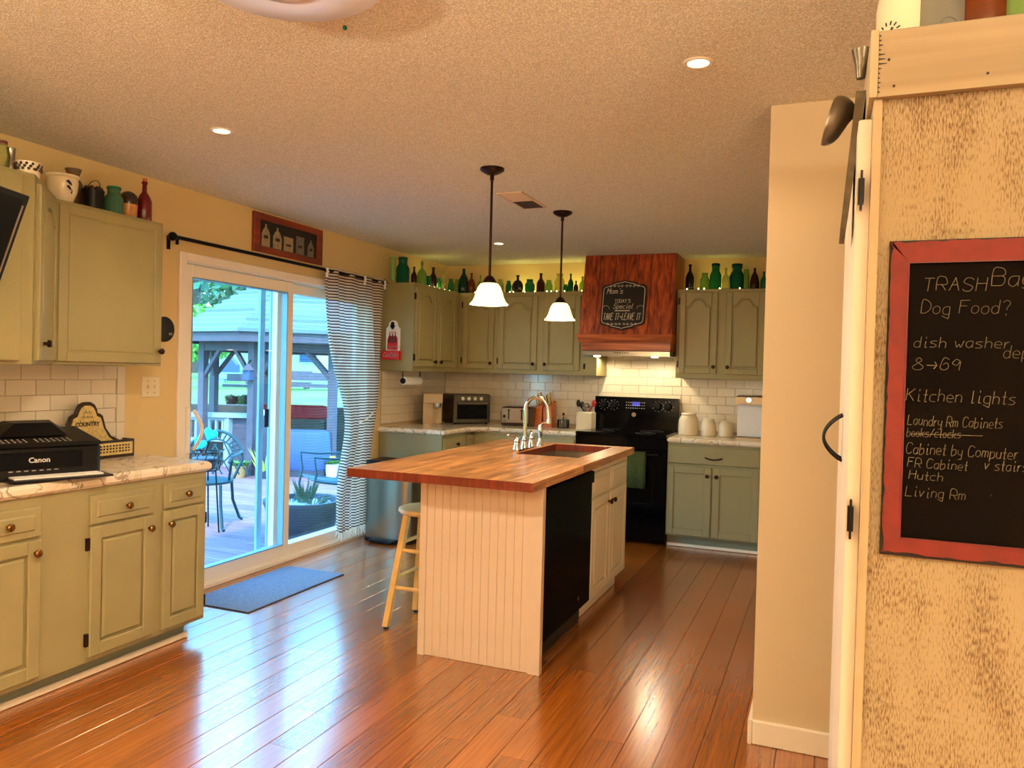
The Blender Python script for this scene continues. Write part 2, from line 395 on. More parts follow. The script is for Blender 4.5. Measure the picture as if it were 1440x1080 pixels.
# ---- single-stroke hand lettering
GL = {'A': '02 29 42;15 35', 'B': '02 09 39 47 36 06;36 45 43 32 02', 'C': '48 39 19 07 04 12 32 43', 'D': '02 09 29 47 44 22 02', 'E': '42 02 09 49;06 36', 'F': '02 09 49;06 36',
 'H': '02 09;42 49;06 46', 'I': '12 32;22 29;19 39', 'K': '02 09;49 05;16 42', 'L': '09 02 42', 'M': '02 09 25 49 42', 'O': '19 07 04 12 32 44 47 39 19', 'P': '02 09 39 47 45 05', 'R': '02 09 39 47 45 05;25 42',
 'S': '48 39 19 07 16 35 44 32 12 03', 'T': '09 49;29 22', 'V': '09 22 49', 'Y': '09 26 49;26 22', 'a': '36 16 05 03 12 22 34 36 32', 'b': '09 02 22 33 35 26 05', 'c': '36 16 05 03 12 32', 'd': '35 26 16 05 03 12 22 33;39 32',
 'e': '04 34 35 26 16 05 03 12 32', 'f': '38 29 18 12;06 26', 'g': '36 16 05 03 12 32;36 30 20 01', 'h': '09 02;05 16 26 35 32', 'i': '16 12 22;18 19', 'k': '09 02;36 04;14 32', 'l': '19 12 22', 'm': '06 02;05 16 25 22;25 36 45 42',
 'n': '06 02;05 16 26 35 32', 'o': '16 05 03 12 22 33 35 26 16', 'p': '06 00;06 26 35 33 22 02', 'r': '06 02;04 16 26', 's': '36 16 05 24 33 22 02', 't': '19 12 22;06 26', 'u': '06 03 12 22 33;36 32', 'v': '06 12 36', 'w': '06 12 24 32 46',
 'y': '06 04 13 33;36 30 10', 'z': '06 36 02 32', '8': '26 17 18 29 38 37 15 04 03 12 32 43 44 26', '6': '38 19 05 03 12 22 33 35 26 15', '9': '37 28 18 06 15 25 37 32', '?': '08 19 29 38 37 25 24;22 21', '>': '05 45;37 45 33', '-': '05 35', '~': '05 16 34 45',
 "'": '19 18', '/': '02 39', 'j': '26 21 10', '^': '05 27 45', 'x': '06 32;36 02', '.': '12 13', '5': '49 09 06 36 44 32 02'}
def strokes(mb, T, text, u, z, h, wd, d=.0012, slant=.15, jit=.0, stretch=1.0, z0=0):
    k = h / 7; r = random.Random(len(text) * 7 + int(h * 1e4))
    for ch in text:
        if ch == ' ': u += 3 * k * stretch; continue
        mxx = 0; dz = (r.random() - .5) * jit * h
        for st in GL.get(ch, '05 35').split(';'):
            pts = [Vector((int(a[0]) * stretch * k, (int(a[1]) - 2) * k)) for a in st.split()]
            mxx = max(mxx, max(p.x for p in pts))
            if len(pts) > 3:
                sm = []
                for i in range(len(pts) - 1):
                    p0, p1, p2, p3 = pts[max(i - 1, 0)], pts[i], pts[i + 1], pts[min(i + 2, len(pts) - 1)]
                    for t in (0, .33, .66):
                        sm.append(.5 * ((2 * p1) + (p2 - p0) * t + (2 * p0 - 5 * p1 + 4 * p2 - p3) * t * t + (3 * p1 - p0 - 3 * p2 + p3) * t ** 3))
                pts = sm + [pts[-1]]
            for a, b in zip(pts, pts[1:]):
                a2 = Vector((u + a.x + a.y * slant, z + a.y + dz)); b2 = Vector((u + b.x + b.y * slant, z + b.y + dz))
                e = b2 - a2
                if e.length < 1e-6: continue
                e.normalize(); nn = Vector((-e.y, e.x)) * wd / 2; a2 -= e * wd * .3; b2 += e * wd * .3
                q = [a2 - nn, b2 - nn, b2 + nn, a2 + nn]
                mb.hexa([T(p.x, z0, p.y) for p in q], [T(p.x, z0 + d, p.y) for p in q])
        u += mxx + 1.5 * k * stretch
    return u
def ftext(name, txt, T, u, z, size, m, parent, bold=0, shear=0, d=.0015, align='LEFT', sx=1):
    c = bpy.data.curves.new(name, 'FONT'); c.body = txt; c.size = size; c.extrude = .0006; c.offset = bold; c.shear = shear; c.align_x = align; c.resolution_u = 3
    tmp = bpy.data.objects.new('tmp', c); col.objects.link(tmp); bpy.context.view_layer.update()
    me = bpy.data.meshes.new_from_object(tmp.evaluated_get(bpy.context.evaluated_depsgraph_get())); bpy.data.objects.remove(tmp)
    me.materials.clear(); me.materials.append(M[m]); me.name = name; o = bpy.data.objects.new(name, me); col.objects.link(o)
    p = Vector(T(u, d, z)); ux = (Vector(T(u + 1, d, z)) - p).normalized(); nn = (Vector(T(u, d + 1, z)) - p).normalized(); up = Vector((0, 0, 1))
    ux = up.cross(nn)
    o.parent = parent; p -= wloc(parent)
    o.matrix_local = Matrix(((ux.x, up.x, nn.x, p.x), (ux.y, up.y, nn.y, p.y), (ux.z, up.z, nn.z, p.z), (0, 0, 0, 1))) @ Matrix.Scale(sx, 4, (1, 0, 0))
    return o
# ================================================================ STRUCTURE
XL, YB, H, KX, KY = -3.554, 7.0, 2.44, -.226, 3.12
def struct(name, mb, m, **k): return tag(mb.build(name, m, **k), kind='structure')
fl = MB(); fl.box(XL, 2.6, -2.6, YB, -.10, -.006); floor = struct('floor', fl, 'worn_black')
board_mesh = {}
def board(L, x, y, wd=.1325):
    key = round(L, 3)
    if key not in board_mesh:
        o = MB().plate(lambda u, d, z: (u, d, z), [(0, -.006), (wd, -.006), (wd, -.0012), (wd - .0012, 0), (.0012, 0), (0, -.0012)], 0, L - .0015).build('plank', 'floor_wood', floor); board_mesh[key] = o.data
    else: o = link('plank', board_mesh[key], floor)
    o.location = (x, y, 0)
rr = random.Random(3); x = -.806 - .1345 * 20
while x + .1345 < 2.5:
    wd = .1335
    y = .2 - rr.choice([0, .3, .6, .9, 1.2]) if x < 1 else 9
    end = YB - .02 if x < KX - .02 else KY - .002
    while y < end - .05:
        L = rr.choice([1.83, 1.83, 1.2, .91, 1.5]); L = min(L, round(end - y, 3)); board(L, x, y); y += L
    x += .1345
nb_ = None
for y in range(6):
    if nb_ is None: o = MB().box(0, .0535, 0, 1.198, -.006, 0, .0009).build('plank', 'floor_wood', floor); nb_ = o.data
    else: o = link('plank', nb_, floor)
    o.location = (XL + .001, -.2 + 1.2 * y, 0)
fb = MB(); fb.box(XL, 2.6, -2.6, -1.0, -.006, 0); fb.box(1.2, 2.6, -1.0, KY, -.006, 0); wb = fb.build('floor_covering', 'floor_wood', floor)
struct('ceiling', MB().box(XL - .3, 2.8, -2.8, YB + .3, H, H + .25), 'popcorn')
# left wall with the opening of the sliding door
DY0, DY1, DZ = 3.53, 5.60, 2.045
wl = MB(); wl.box(XL - .16, XL, -2.8, DY0, -.1, H); wl.box(XL - .16, XL, DY1, YB + .2, -.1, H); wl.box(XL - .16, XL, DY0, DY1, DZ, H); wl.box(XL - .16, XL, DY0, DY1, -.2, -.001)
wall_left = struct('wall_left', wl, 'wall_paint')
wall_back = struct('wall_back', MB().box(XL, KX, YB, YB + .16, -.1, H), 'wall_paint')
wall_right = struct('wall_right', MB().box(KX, 2.8, KY, YB + .16, -.1, H), 'column_paint')
struct('wall_east', MB().box(2.6, 2.76, -2.8, KY, -.1, H), 'wall_paint')
struct('wall_rear', MB().box(XL, 2.6, -2.76, -2.6, -.1, H), 'wall_paint')
b = MB(); b.plate(lambda u, d, z: (u, KY - d, z), [(KX, 0), (2.59, 0), (2.59, .092), (KX, .092)], .0005, .016, .004)
b.plate(lambda u, d, z: (KX - d, u, z), [(KY - .016, 0), (KY + 3.2, 0), (KY + 3.2, .092), (KY - .016, .092)], .0005, .016, .004)
struct('baseboard_right', b, 'white_trim')
# tiles: running bond, each tile its own object, cut at the edges
tmesh = {}
def tile(parent, plane, u0, u1, z0, z1):
    key = (plane[0], round(u1 - u0, 3), round(z1 - z0, 3))
    T = (lambda u, d, z: (d, u, z)) if plane[0] == 'X' else (lambda u, d, z: (u, -d, z))
    if key not in tmesh:
        o = MB().tb(T, 0, u1 - u0, 0, z1 - z0, .001, .008, .0015).build('tile', 'tile', parent); tmesh[key] = o.data
    else: o = link('tile', tmesh[key], parent)
    o.location = (plane[1], u0, z0) if plane[0] == 'X' else (u0, plane[1], z0)
def tiling(parent, plane, u0, u1, z0, z1, tw=.152, th=.0762, off=0):
    row = 0; z = z0
    while z < z1 - .01:
        zt = min(z + th, z1); u = u0 - (tw / 2 if row % 2 else 0) - off
        while u < u1:
            a, c = max(u, u0), min(u + tw, u1)
            if c - a > .02: tile(parent, plane, a + .0012, c - .0012, z + .0012, zt - .0012)
            u += tw
        z += th; row += 1
tiling(wall_left, ('X', XL), 1.72, 3.095, .925, 1.385)
g = MB(); g.box(XL - .002, XL + .002, 1.0, 3.15, .905, 1.385); g.build('grout', 'grout', wall_left)
for z in [.925 + .152 * i for i in range(3)]: tile(wall_left, ('X', XL), 3.098, 3.148, z, z + .150)
tiling(wall_left, ('X', XL), 5.80, YB - .01, .925, 1.385)
g = MB(); g.box(XL - .002, XL + .002, 5.79, YB, .905, 1.40); g.build('grout', 'grout', wall_left)
tiling(wall_back, ('Y', YB), XL + .01, -1.96, .925, 1.385)
tiling(wall_back, ('Y', YB), -1.96, -1.19, .925, 1.62, off=.076)
tiling(wall_back, ('Y', YB), -1.19, KX - .005, .925, 1.385)
g = MB(); g.box(XL, KX, YB - .002, YB + .002, .905, 1.62); g.build('grout', 'grout', wall_back)

# ---------------------------------------------------------------- sliding door
dr = tag(MB().frame(faceX(XL - .13), DY0, DY1, .0, DZ, .04, 0, .13, .003).build('door_1', 'vinyl'), kind='structure')
m = MB(); T = faceX(XL)                                       # casing on the room side
m.tb(T, 3.512, 3.565, 0, 2.062, 0, .02, .004); m.tb(T, 5.575, 5.63, 0, 2.062, 0, .02, .004); m.tb(T, 3.565, 5.575, 2.012, 2.062, 0, .02, .004)
m.tb(T, 3.565, 5.575, 0, .03, -.03, .012, .003)
m.build('door_casing', 'vinyl', dr)
m = MB(); T = faceX(XL - .055)                                # sliding sash (left)
m.frame(T, 3.572, 4.60, .03, 2.0, .068, 0, .045, .004, wt=.078, wb=.095); sash = m.build('sliding_sash', 'vinyl', dr)
m = MB(); m.tb(faceX(XL - .036), 3.63, 4.54, .12, 1.93, 0, .006); m.build('glass_pane', 'window_glass', sash)
m = MB(); m.frame(faceX(XL - .055), 3.636, 4.536, .121, 1.926, .008, 0, .047); m.build('gasket', 'screen_frame', sash)
m = MB(); pts = [(XL + .012 + .05 * math.sin(PI * i / 12), 3.645, 1.12 - .24 * i / 12) for i in range(13)]
m.tube([(p[0], p[1] + .018 * math.sin(PI * i / 12), p[2]) for i, p in enumerate(pts)], .011); m.tb(faceX(XL - .01), 3.60, 3.632, .86, 1.14, 0, .012, .004); m.build('door_handle', 'vinyl', sash)
m = MB(); T = faceX(XL - .115)
m.frame(T, 4.50, 5.57, .03, 2.0, .06, 0, .045, .004, wt=.07, wb=.08); fx = m.build('fixed_sash', 'vinyl', dr)
m = MB(); m.tb(faceX(XL - .095), 4.56, 5.51, .105, 1.935, 0, .006); m.build('glass_pane', 'window_glass', fx)
m = MB(); m.tb(faceX(XL - .055), 4.615, 5.57, .03, .115, -.02, .04, .004); m.build('sill_block', 'vinyl', dr)
# insect screen outside
sc_ = MB(); sc_.frame(faceX(XL - .15), 4.02, 4.14, .03, 2.0, .001, 0, .001)
sc_ = MB(); T = faceX(XL - .185); sc_.tb(T, 4.44, 4.49, .03, 2.0, 0, .02, .002); sc_.tb(T, 4.555, 4.62, .03, 2.0, 0, .02, .002); sc_.tb(T, 4.49, 4.555, .03, .09, 0, .02); sc_.tb(T, 4.49, 4.555, 1.95, 2.0, 0, .02)
scr = sc_.build('screen_stiles', 'screen_frame', dr)
m = MB(); m.tb(faceX(XL - .165), 4.50, 4.535, .96, 1.09, 0, .012, .003); m.build('screen_latch', 'black_plastic', dr)

# ================================================================ CABINETS
def curve_arch(u0, u1, zb, rise, n=18):       # cathedral arch from (u0,zb) up to centre and back
    pts = []; w = u1 - u0
    for i in range(n + 1):
        t = i / n; s = abs(t - .5) * 2                 # 1 at ends, 0 centre
        h = 0 if s > .76 else rise * (.5 + .5 * math.cos(PI * (s / .76) ** 1.8))
        pts.append((u0 + w * t, zb + h))
    return pts
def knob(T, u, z, parent, r=.016, m='bronze'):
    c = T(u, 0, z); n = (Vector(T(u, 1, z)) - Vector(c)); n.normalize()
    mb = MB(); prof = [(r * .45, 0), (r * .4, r * .7), (r * .95, r * 1.0), (r, r * 1.5), (r * .7, r * 1.85), (r * .1, r * 1.95)]
    a = n.orthogonal().normalized(); b = n.cross(a); R = []
    for rr_, h in prof: R.append([mb.bm.verts.new(Vector(c) + n * h + (a * math.cos(2 * PI * k / 12) + b * math.sin(2 * PI * k / 12)) * rr_) for k in range(12)])
    for p, q in zip(R, R[1:]):
        for i in range(12): mb.bm.faces.new((p[i], p[(i + 1) % 12], q[(i + 1) % 12], q[i]))
    mb.bm.faces.new(R[-1]); mb.bm.faces.new(R[0][::-1])
    return mb.build('knob', m, parent)
def hinges(T, u, z0, z1, parent, m='bronze'):
    for z in (z0 + .05, z1 - .05 - .05):
        h = MB(); h.tb(T, u - .007, u + .007, z, z + .055, 0, .016, .002); h.build('hinge', m, parent)
def door_panel(parent, T, u0, u1, z0, z1, style, m, name='door', kn=None, km='bronze', kd=.019, hg=None, fw=.055):
    mb = MB(); D = .019; w = fw
    if style in ('raised', 'arch'):
        mb.tb(T, u0 + .01, u1 - .01, z0 + .01, z1 - .01, 0, .004)
        mb.tb(T, u0, u0 + w, z0, z1, 0, D, .004); mb.tb(T, u1 - w, u1, z0, z1, 0, D, .004); mb.tb(T, u0 + w, u1 - w, z0, z0 + w, 0, D, .004)
        i0, i1 = u0 + w, u1 - w; g = .011
        if style == 'arch':
            rise = .062; zb = z1 - w - rise
            ar = curve_arch(i0, i1, zb, rise)
            mb.plate(T, [(i1, z1), (i0, z1)] + ar, 0, D, .003)
            pa = curve_arch(i0 + g, i1 - g, zb - g, rise)
            mb.plate(T, [(i1 - g, z0 + w + g), (i0 + g, z0 + w + g)] + pa, .002, .017, .006)
        else:
            mb.tb(T, i0, i1, z1 - w, z1, 0, D, .004)
            mb.tb(T, i0 + g, i1 - g, z0 + w + g, z1 - w - g, .002, .018, .008)
    elif style == 'shaker':
        mb.tb(T, u0 + .01, u1 - .01, z0 + .01, z1 - .01, 0, .010)
        mb.frame(T, u0, u1, z0, z1, w, 0, D, .003)
    elif style == 'flat':                                     # thin bead round a wide flat field
        mb.tb(T, u0, u1, z0, z1, 0, .014, .003)
        mb.frame(T, u0 + .002, u1 - .002, z0 + .002, z1 - .002, .045, .012, D, .003)
        mb.tb(T, u0 + .054, u1 - .054, z0 + .054, z1 - .054, .012, .0175, .002)
    elif style == 'slab': mb.tb(T, u0, u1, z0, z1, 0, D, .004)
    elif style == 'drawer':
        mb.tb(T, u0, u1, z0, z1, 0, .015, .004)
        mb.tb(T, u0 + .03, u1 - .03, z0 + .028, z1 - .028, .013, .021, .006)
    o = mb.build(name, m, parent)
    if kn: knob(lambda u, d, z: T(u, d + kd, z), kn[0], kn[1], o, m=km)
    if hg is not None: hinges(T, hg, z0, z1, o)
    return o

# ---- near left base cabinets (faces +X)
FX = -2.940
C = thing('base_cabinet', (XL, 2.1, 0), 'long sage base cabinet run on the left wall under the marble counter with printer', 'cabinet')
m = MB(); m.box(XL + .003, FX, .6, 3.118, .095, .855, .002); m.build('cabinet_body', 'sage_base', C)
m = MB(); m.box(XL + .003, FX - .075, .6, 3.06, .002, .094); m.build('toe_kick', 'sage_toe', C)
m = MB(); m.plate(faceX(FX - .073), [(.6, .002), (3.075, .002), (3.075, .03), (.6, .03)], 0, .014, .004); m.plate(lambda u, d, z: (u, 3.062 + d, z), [(XL + .02, .002), (FX - .06, .002), (FX - .06, .03), (XL + .02, .03)], 0, .012, .003); m.build('shoe_moulding', 'white_trim', C)
T = faceX(FX)
door_panel(C, T, 2.835, 3.098, .700, .822, 'drawer', 'sage_base', 'drawer', (2.968, .760), 'brass', .02)
door_panel(C, T, 2.432, 2.772, .694, .822, 'drawer', 'sage_base', 'drawer', (2.615, .755), 'brass', .02)
door_panel(C, T, 1.80, 2.205, .690, .812, 'drawer', 'sage_base', 'drawer', (2.058, .752), 'brass', .02)
door_panel(C, T, 2.832, 3.100, .118, .690, 'raised', 'sage_base', 'door', (2.862, .628), 'brass', hg=3.106, fw=.05)
door_panel(C, T, 2.432, 2.772, .118, .684, 'raised', 'sage_base', 'door', (2.742, .628), 'brass', hg=2.424)
door_panel(C, T, 1.80, 2.203, .118, .678, 'raised', 'sage_base', 'door', (2.175, .628), 'brass')
# counter with bullnose front
def counter(name, poly, z0, z1, label, m='marble'):
    o = MB().plate(lambda u, d, z: (u, z, d), poly, z0, z1, .014, both=True).build(name, m)
    return tag(o, label, 'countertop')
counter('countertop', [(XL + .001, .6), (FX + .026, .6), (FX + .026, 3.128), (XL + .05, 3.195), (XL + .001, 3.195)], .856, .905, 'white veined marble countertop on the left wall, under the black printer')

# ---- near left wall cabinets
ZB, ZT = 1.385, 2.131
WX = XL + .332
C = thing('wall_cabinet', (XL, 1.6, ZB), 'deep sage wall cabinet at far left edge behind the black television', 'cabinet')
m = MB(); m.box(XL + .003, -2.905, 1.0, 2.137, ZB, ZT, .002); m.build('cabinet_body', 'sage', C)
door_panel(C, faceX(-2.905), 1.62, 2.075, ZB + .012, ZT - .014, 'slab', 'sage', 'door')
C = thing('angled_cabinet', (XL, 2.3, ZB), 'narrow angled sage wall cabinet with arched door between two wider cabinets', 'cabinet')
P0, P1 = (-2.905, 2.1385), (WX, 2.473)
m = MB(); m.plate(lambda u, d, z: (u, z, d), [(XL + .003, 2.1385), P0, P1, (XL + .003, 2.473)], ZB, ZT, .0); m.build('cabinet_body', 'sage', C)
T = faceP(P0, P1); Ld = (Vector(P1) - Vector(P0)).length
door_panel(C, T, .03, Ld - .04, ZB + .015, ZT - .03, 'arch', 'sage', 'door', (.11, ZB + .085), 'bronze', fw=.06)
C = thing('wall_cabinet', (XL, 2.8, ZB), 'sage wall cabinet with one wide flat door beside the sliding door', 'cabinet')
m = MB(); m.box(XL + .003, WX - .018, 2.4745, 3.097, ZB, ZT, .002); m.build('cabinet_body', 'sage', C)
door_panel(C, faceX(WX - .018), 2.490, 3.080, ZB + .012, ZT - .014, 'flat', 'sage', 'door', (3.066, 1.462), 'bronze')

# ---- rear corner wall cabinets
def wallcab(label, body, T, doors, loc, m='sage'):
    C = thing('wall_cabinet', loc, label, 'cabinet', 'rear wall cabinets')
    mb = MB(); mb.box(*body, .002); mb.build('cabinet_body', m, C)
    for d in doors: door_panel(C, T, d[0], d[1], d[2], d[3], 'arch', m, 'door', d[4], 'bronze', hg=d[5], fw=.05)
    return C
RX = XL + .335; RY = 6.65
wallcab('sage wall cabinet with two narrow arched doors beside the striped curtain', (XL + .003, RX - .019, 5.77, RY - .02, ZB, 2.133), faceX(RX - .019),
        [(5.79, 6.165, 1.425, 2.092, (6.12, 1.470), 5.782), (6.185, 6.56, 1.425, 2.092, (6.23, 1.470), None)], (XL, 6.2, ZB))
wallcab('sage corner wall cabinet with one arched door behind the left pendant', (XL + .003, -2.852, RY + .001, YB - .003, ZB, 2.133), faceY(RY),
        [(-3.195, -2.875, 1.422, 2.092, (-2.895, 1.474), -3.203)], (-3.2, 6.8, ZB))
C = wallcab('sage wall cabinet with two arched doors left of the wooden range hood', (-2.851, -2.012, RY + .001, YB - .003, ZB, 2.133), faceY(RY),
        [(-2.825, -2.448, 1.422, 2.092, (-2.475, 1.476), -2.833), (-2.385, -2.040, 1.422, 2.092, (-2.36, 1.476), None)], (-2.4, 6.8, ZB))
C = thing('cabinet_side', (-2.0, 6.8, ZB), 'plain sage filler panel below the left end of the range hood', 'panel')
m = MB(); m.box(-2.011, -1.885, RY + .001, YB - .004, ZB, 1.595, .002); m.build('side_panel', 'sage', C)
h = MB(); h.tb(faceY(RY), -2.005, -1.99, 1.44, 1.49, 0, .012, .002); h.build('hinge', 'bronze', C)
wallcab('sage wall cabinet with two arched doors right of the wooden range hood', (-1.192, -.466, RY + .001, YB - .003, ZB, 2.133), faceY(RY),
        [(-1.166, -.853, 1.425, 2.106, (-.876, 1.484), -1.175), (-.786, -.474, 1.425, 2.106, (-.762, 1.484), None)], (-.7, 6.8, ZB))

# ---- rear base cabinets
CZ = .90
C = thing('base_cabinet', (XL, 6.1, 0), 'sage base cabinet with plain end panel behind the steel trash can', 'cabinet')
m = MB(); m.box(XL + .003, -2.945, 5.77, YB - .005, .095, CZ - .042, .002); m.build('cabinet_body', 'sage_side', C)
m = MB(); m.box(XL + .003, -3.02, 5.80, YB - .005, .002, .094); m.build('toe_kick', 'sage_toe', C)
T = faceX(-2.945)
door_panel(C, T, 5.79, 6.20, .705, .83, 'drawer', 'sage_base', 'drawer', (6.01, .77), 'bronze', .02)
door_panel(C, T, 6.24, 6.385, .705, .83, 'drawer', 'sage_base', 'drawer')
door_panel(C, T, 5.79, 6.20, .118, .69, 'raised', 'sage_base', 'door', (6.15, .63), 'bronze')
C = thing('base_cabinet', (-2.4, 6.7, 0), 'sage base cabinet between the kitchen corner and the black range', 'cabinet')
m = MB(); m.box(-2.944, -1.972, 6.40, YB - .005, .095, CZ - .042, .002); m.build('cabinet_body', 'sage_base', C)
m = MB(); m.box(-2.944, -1.972, 6.475, YB - .005, .002, .094); m.build('toe_kick', 'sage_toe', C)
T = faceY(6.40)
door_panel(C, T, -2.86, -2.45, .705, .83, 'drawer', 'sage_base', 'drawer', (-2.65, .77), 'bronze', .02); door_panel(C, T, -2.42, -1.99, .705, .83, 'drawer', 'sage_base', 'drawer', (-2.2, .77), 'bronze', .02)
door_panel(C, T, -2.86, -2.45, .118, .69, 'raised', 'sage_base', 'door'); door_panel(C, T, -2.42, -1.99, .118, .69, 'raised', 'sage_base', 'door')
C = thing('base_cabinet', (-.7, 6.7, 0), 'sage base cabinet with wide drawer and two plain doors right of the range', 'cabinet')
m = MB(); m.box(-1.188, KX - .003, 6.385, YB - .005, .098, CZ - .042, .002); m.build('cabinet_body', 'sage_side', C)
m = MB(); m.box(-1.188, KX - .003, 6.455, YB - .005, .002, .097); m.build('toe_kick', 'sage_toe', C)
m = MB(); m.tb(faceY(6.455), -1.188, KX - .003, .002, .026, 0, .014, .004); m.build('shoe_moulding', 'white_trim', C)
T = faceY(6.385)
d = door_panel(C, T, -1.185, -.463, .695, .838, 'slab', 'sage_side', 'drawer')
m = MB(); n = 12; m.tube([(-.885 + .135 * i / n, 6.366 - .024 * math.sin(PI * i / n), .752 - .012 * math.sin(PI * i / n)) for i in range(n + 1)], .0055); m.build('pull_handle', 'bronze', d)
door_panel(C, T, -1.185, -.832, .112, .672, 'shaker', 'sage_side', 'door', (-.862, .605), 'bronze'); door_panel(C, T, -.820, -.463, .112, .672, 'shaker', 'sage_side', 'door', (-.79, .605), 'bronze')
counter('countertop', [(XL + .001, 5.745), (-2.915, 5.745), (-2.915, 6.24), (-2.80, 6.37), (-1.972, 6.37), (-1.972, YB - .009), (XL + .001, YB - .009)], CZ - .042, CZ, 'white marble countertop in the kitchen corner, holding the toaster oven')
counter('countertop', [(-1.190, 6.355), (KX - .003, 6.355), (KX - .003, YB - .009), (-1.190, YB - .009)], CZ - .042, CZ, 'white marble countertop right of the range, holding three cream canisters')

# ================================================================ HOOD
C = thing('range_hood', (-1.6, 6.75, 1.6), 'reddish stained plank range hood rising to the ceiling over the black range', 'range hood')
fy = lambda z: 6.47 + (z - 1.74) / .68 * .14
seams = [-2.0, -1.861, -1.722, -1.602, -1.52, -1.405, -1.2]
for a, c in zip(seams, seams[1:]):
    m = MB(); a += .002; c -= .002
    m.hexa([(a, fy(1.742), 1.742), (c, fy(1.742), 1.742), (c, fy(2.438), 2.438), (a, fy(2.438), 2.438)][::1],
           [(a, fy(1.742) + .02, 1.742), (c, fy(1.742) + .02, 1.742), (c, fy(2.438) + .02, 2.438), (a, fy(2.438) + .02, 2.438)])
    m.build('plank', 'hood_wood', C, smooth=False)
for x0, x1 in ((-2.0, -1.98), (-1.22, -1.2)):
    m = MB(); m.plate(lambda u, d, z: (d, u, z), [(fy(1.742) + .021, 1.742), (YB - .003, 1.742), (YB - .003, 2.438), (fy(2.438) + .021, 2.438)], x0, x1); m.build('side_board', 'hood_wood', C)
m = MB(); m.box(-1.975, -1.225, 6.66, 6.68, 1.742, 2.43); m.build('backing', 'worn_black', C)
def ring3(m, x0, x1, y0, z0, x0b, x1b, y0b, z1):
    m.hexa([(x0, y0, z0), (x1, y0, z0), (x1, YB - .01, z0), (x0, YB - .01, z0)], [(x0b, y0b, z1), (x1b, y0b, z1), (x1b, YB - .01, z1), (x0b, YB - .01, z1)])
m = MB(); ring3(m, -1.995, -1.205, 6.45, 1.672, -2.015, -1.190, 6.43, 1.740); m.build('ledge_board', 'hood_trim', C, smooth=False)
m = MB(); ring3(m, -1.965, -1.205, 6.455, 1.603, -1.965, -1.205, 6.455, 1.670); m.build('lower_band', 'hood_trim', C, smooth=False)
m = MB(); m.box(-1.962, -1.208, 6.46, YB - .01, 1.560, 1.601, .003); st = m.build('vent_insert', 'steel', C)
for i in range(6): k = MB(); k.tb(faceY(6.46), -1.68 + .022 * i, -1.668 + .022 * i, 1.582, 1.59, 0, .004, .001); k.build('button', 'black_plastic', st)
for xx in (-1.84, -1.34):
    k = MB(); k.lathe((xx, 6.50, 1.548), [(.02, 0), (.03, .004), (.03, .013)], 16); k.build('lamp_lens', 'hood_glow', st)
    light('hood_lamp', 'SPOT', (xx, 6.68, 1.545), 7, (1, .84, .54), .015, (0, 0, 0), cone=3.0, blend=.3)
# chalk sign on the hood
def hf(u, d, z): return (u, fy(z) - d, z)
S = thing('hood_sign', (-1.62, 6.53, 1.8), 'black scalloped chalk menu sign reading Take It or Leave It on the hood', 'sign')
hw, cx_, z0, z1 = .195, -1.625, 1.80, 2.19
def scal(s=0):
    w_, a, b_ = hw - s, z0 + s, z1 - s; p = []
    def arc(cx, cz, r, a0, a1, n=4): 
        for i in range(n + 1): t = math.radians(a0 + (a1 - a0) * i / n); p.append((cx + r * math.cos(t), cz + r * math.sin(t)))
    arc(cx_ - w_ + .03, a + .05, .03, 180, 270); arc(cx_ - w_ * .45, a + .015, .02, 200, 280, 2); arc(cx_, a - .005, .02, 220, 320, 2); arc(cx_ + w_ * .45, a + .015, .02, 260, 340, 2)
    arc(cx_ + w_ - .03, a + .05, .03, 270, 360); arc(cx_ + w_ - .03, b_ - .05, .03, 0, 90); arc(cx_ + w_ * .45, b_ - .015, .02, 20, 100, 2); arc(cx_, b_ + .005, .02, 40, 140, 2); arc(cx_ - w_ * .45, b_ - .015, .02, 80, 160, 2)
    arc(cx_ - w_ + .03, b_ - .05, .03, 90, 180); return p
m = MB(); m.plate(hf, scal(), .002, .016, .003); m.build('sign_board', 'sign_black', S)
m = MB(); ps = scal(.016)
for a, c in zip(ps, ps[1:] + ps[:1]):
    e = Vector(c) - Vector(a)
    if e.length > .001:
        n_ = Vector((-e.y, e.x)).normalized() * .0028; m.hexa([hf(a[0] - n_.x, .015, a[1] - n_.y), hf(c[0] - n_.x, .015, c[1] - n_.y), hf(c[0] + n_.x, .015, c[1] + n_.y), hf(a[0] + n_.x, .015, a[1] + n_.y)], [hf(a[0] - n_.x, .0175, a[1] - n_.y), hf(c[0] - n_.x, .0175, c[1] - n_.y), hf(c[0] + n_.x, .0175, c[1] + n_.y), hf(a[0] + n_.x, .0175, a[1] + n_.y)])
for s_, zc in ((1, z1 - .032), (-1, z0 + .032)):
    for dx in (-.12, -.085, -.05, -.02, .02, .05, .085, .12):
        m.tube([hf(cx_ + dx + .013 * (1 - i / 14) * math.cos(i * .7), .0165, zc + .011 * (1 - i / 16) * math.sin(i * .7) * s_) for i in range(12)], .0022, 4)
m.build('scroll_border', 'sign_chalk', S)
m = MB(); strokes(m, hf, "Mom's", cx_ - .15, 2.095, .045, .006, .002, .2, .05, 1, .016)
strokes(m, hf, "TODAY'S".replace("Y", "Y"), cx_ - .075, 2.015, .028, .004, .002, .0, .0, 1, .016)
strokes(m, hf, 'Special', cx_ - .085, 1.965, .04, .005, .002, .25, .0, 1, .016)
m.hexa([hf(cx_ - .07, .016, 1.94), hf(cx_ + .06, .016, 1.94), hf(cx_ + .06, .016, 1.95), hf(cx_ - .07, .016, 1.95)], [hf(cx_ - .07, .018, 1.94), hf(cx_ + .06, .018, 1.94), hf(cx_ + .06, .018, 1.95), hf(cx_ - .07, .018, 1.95)])
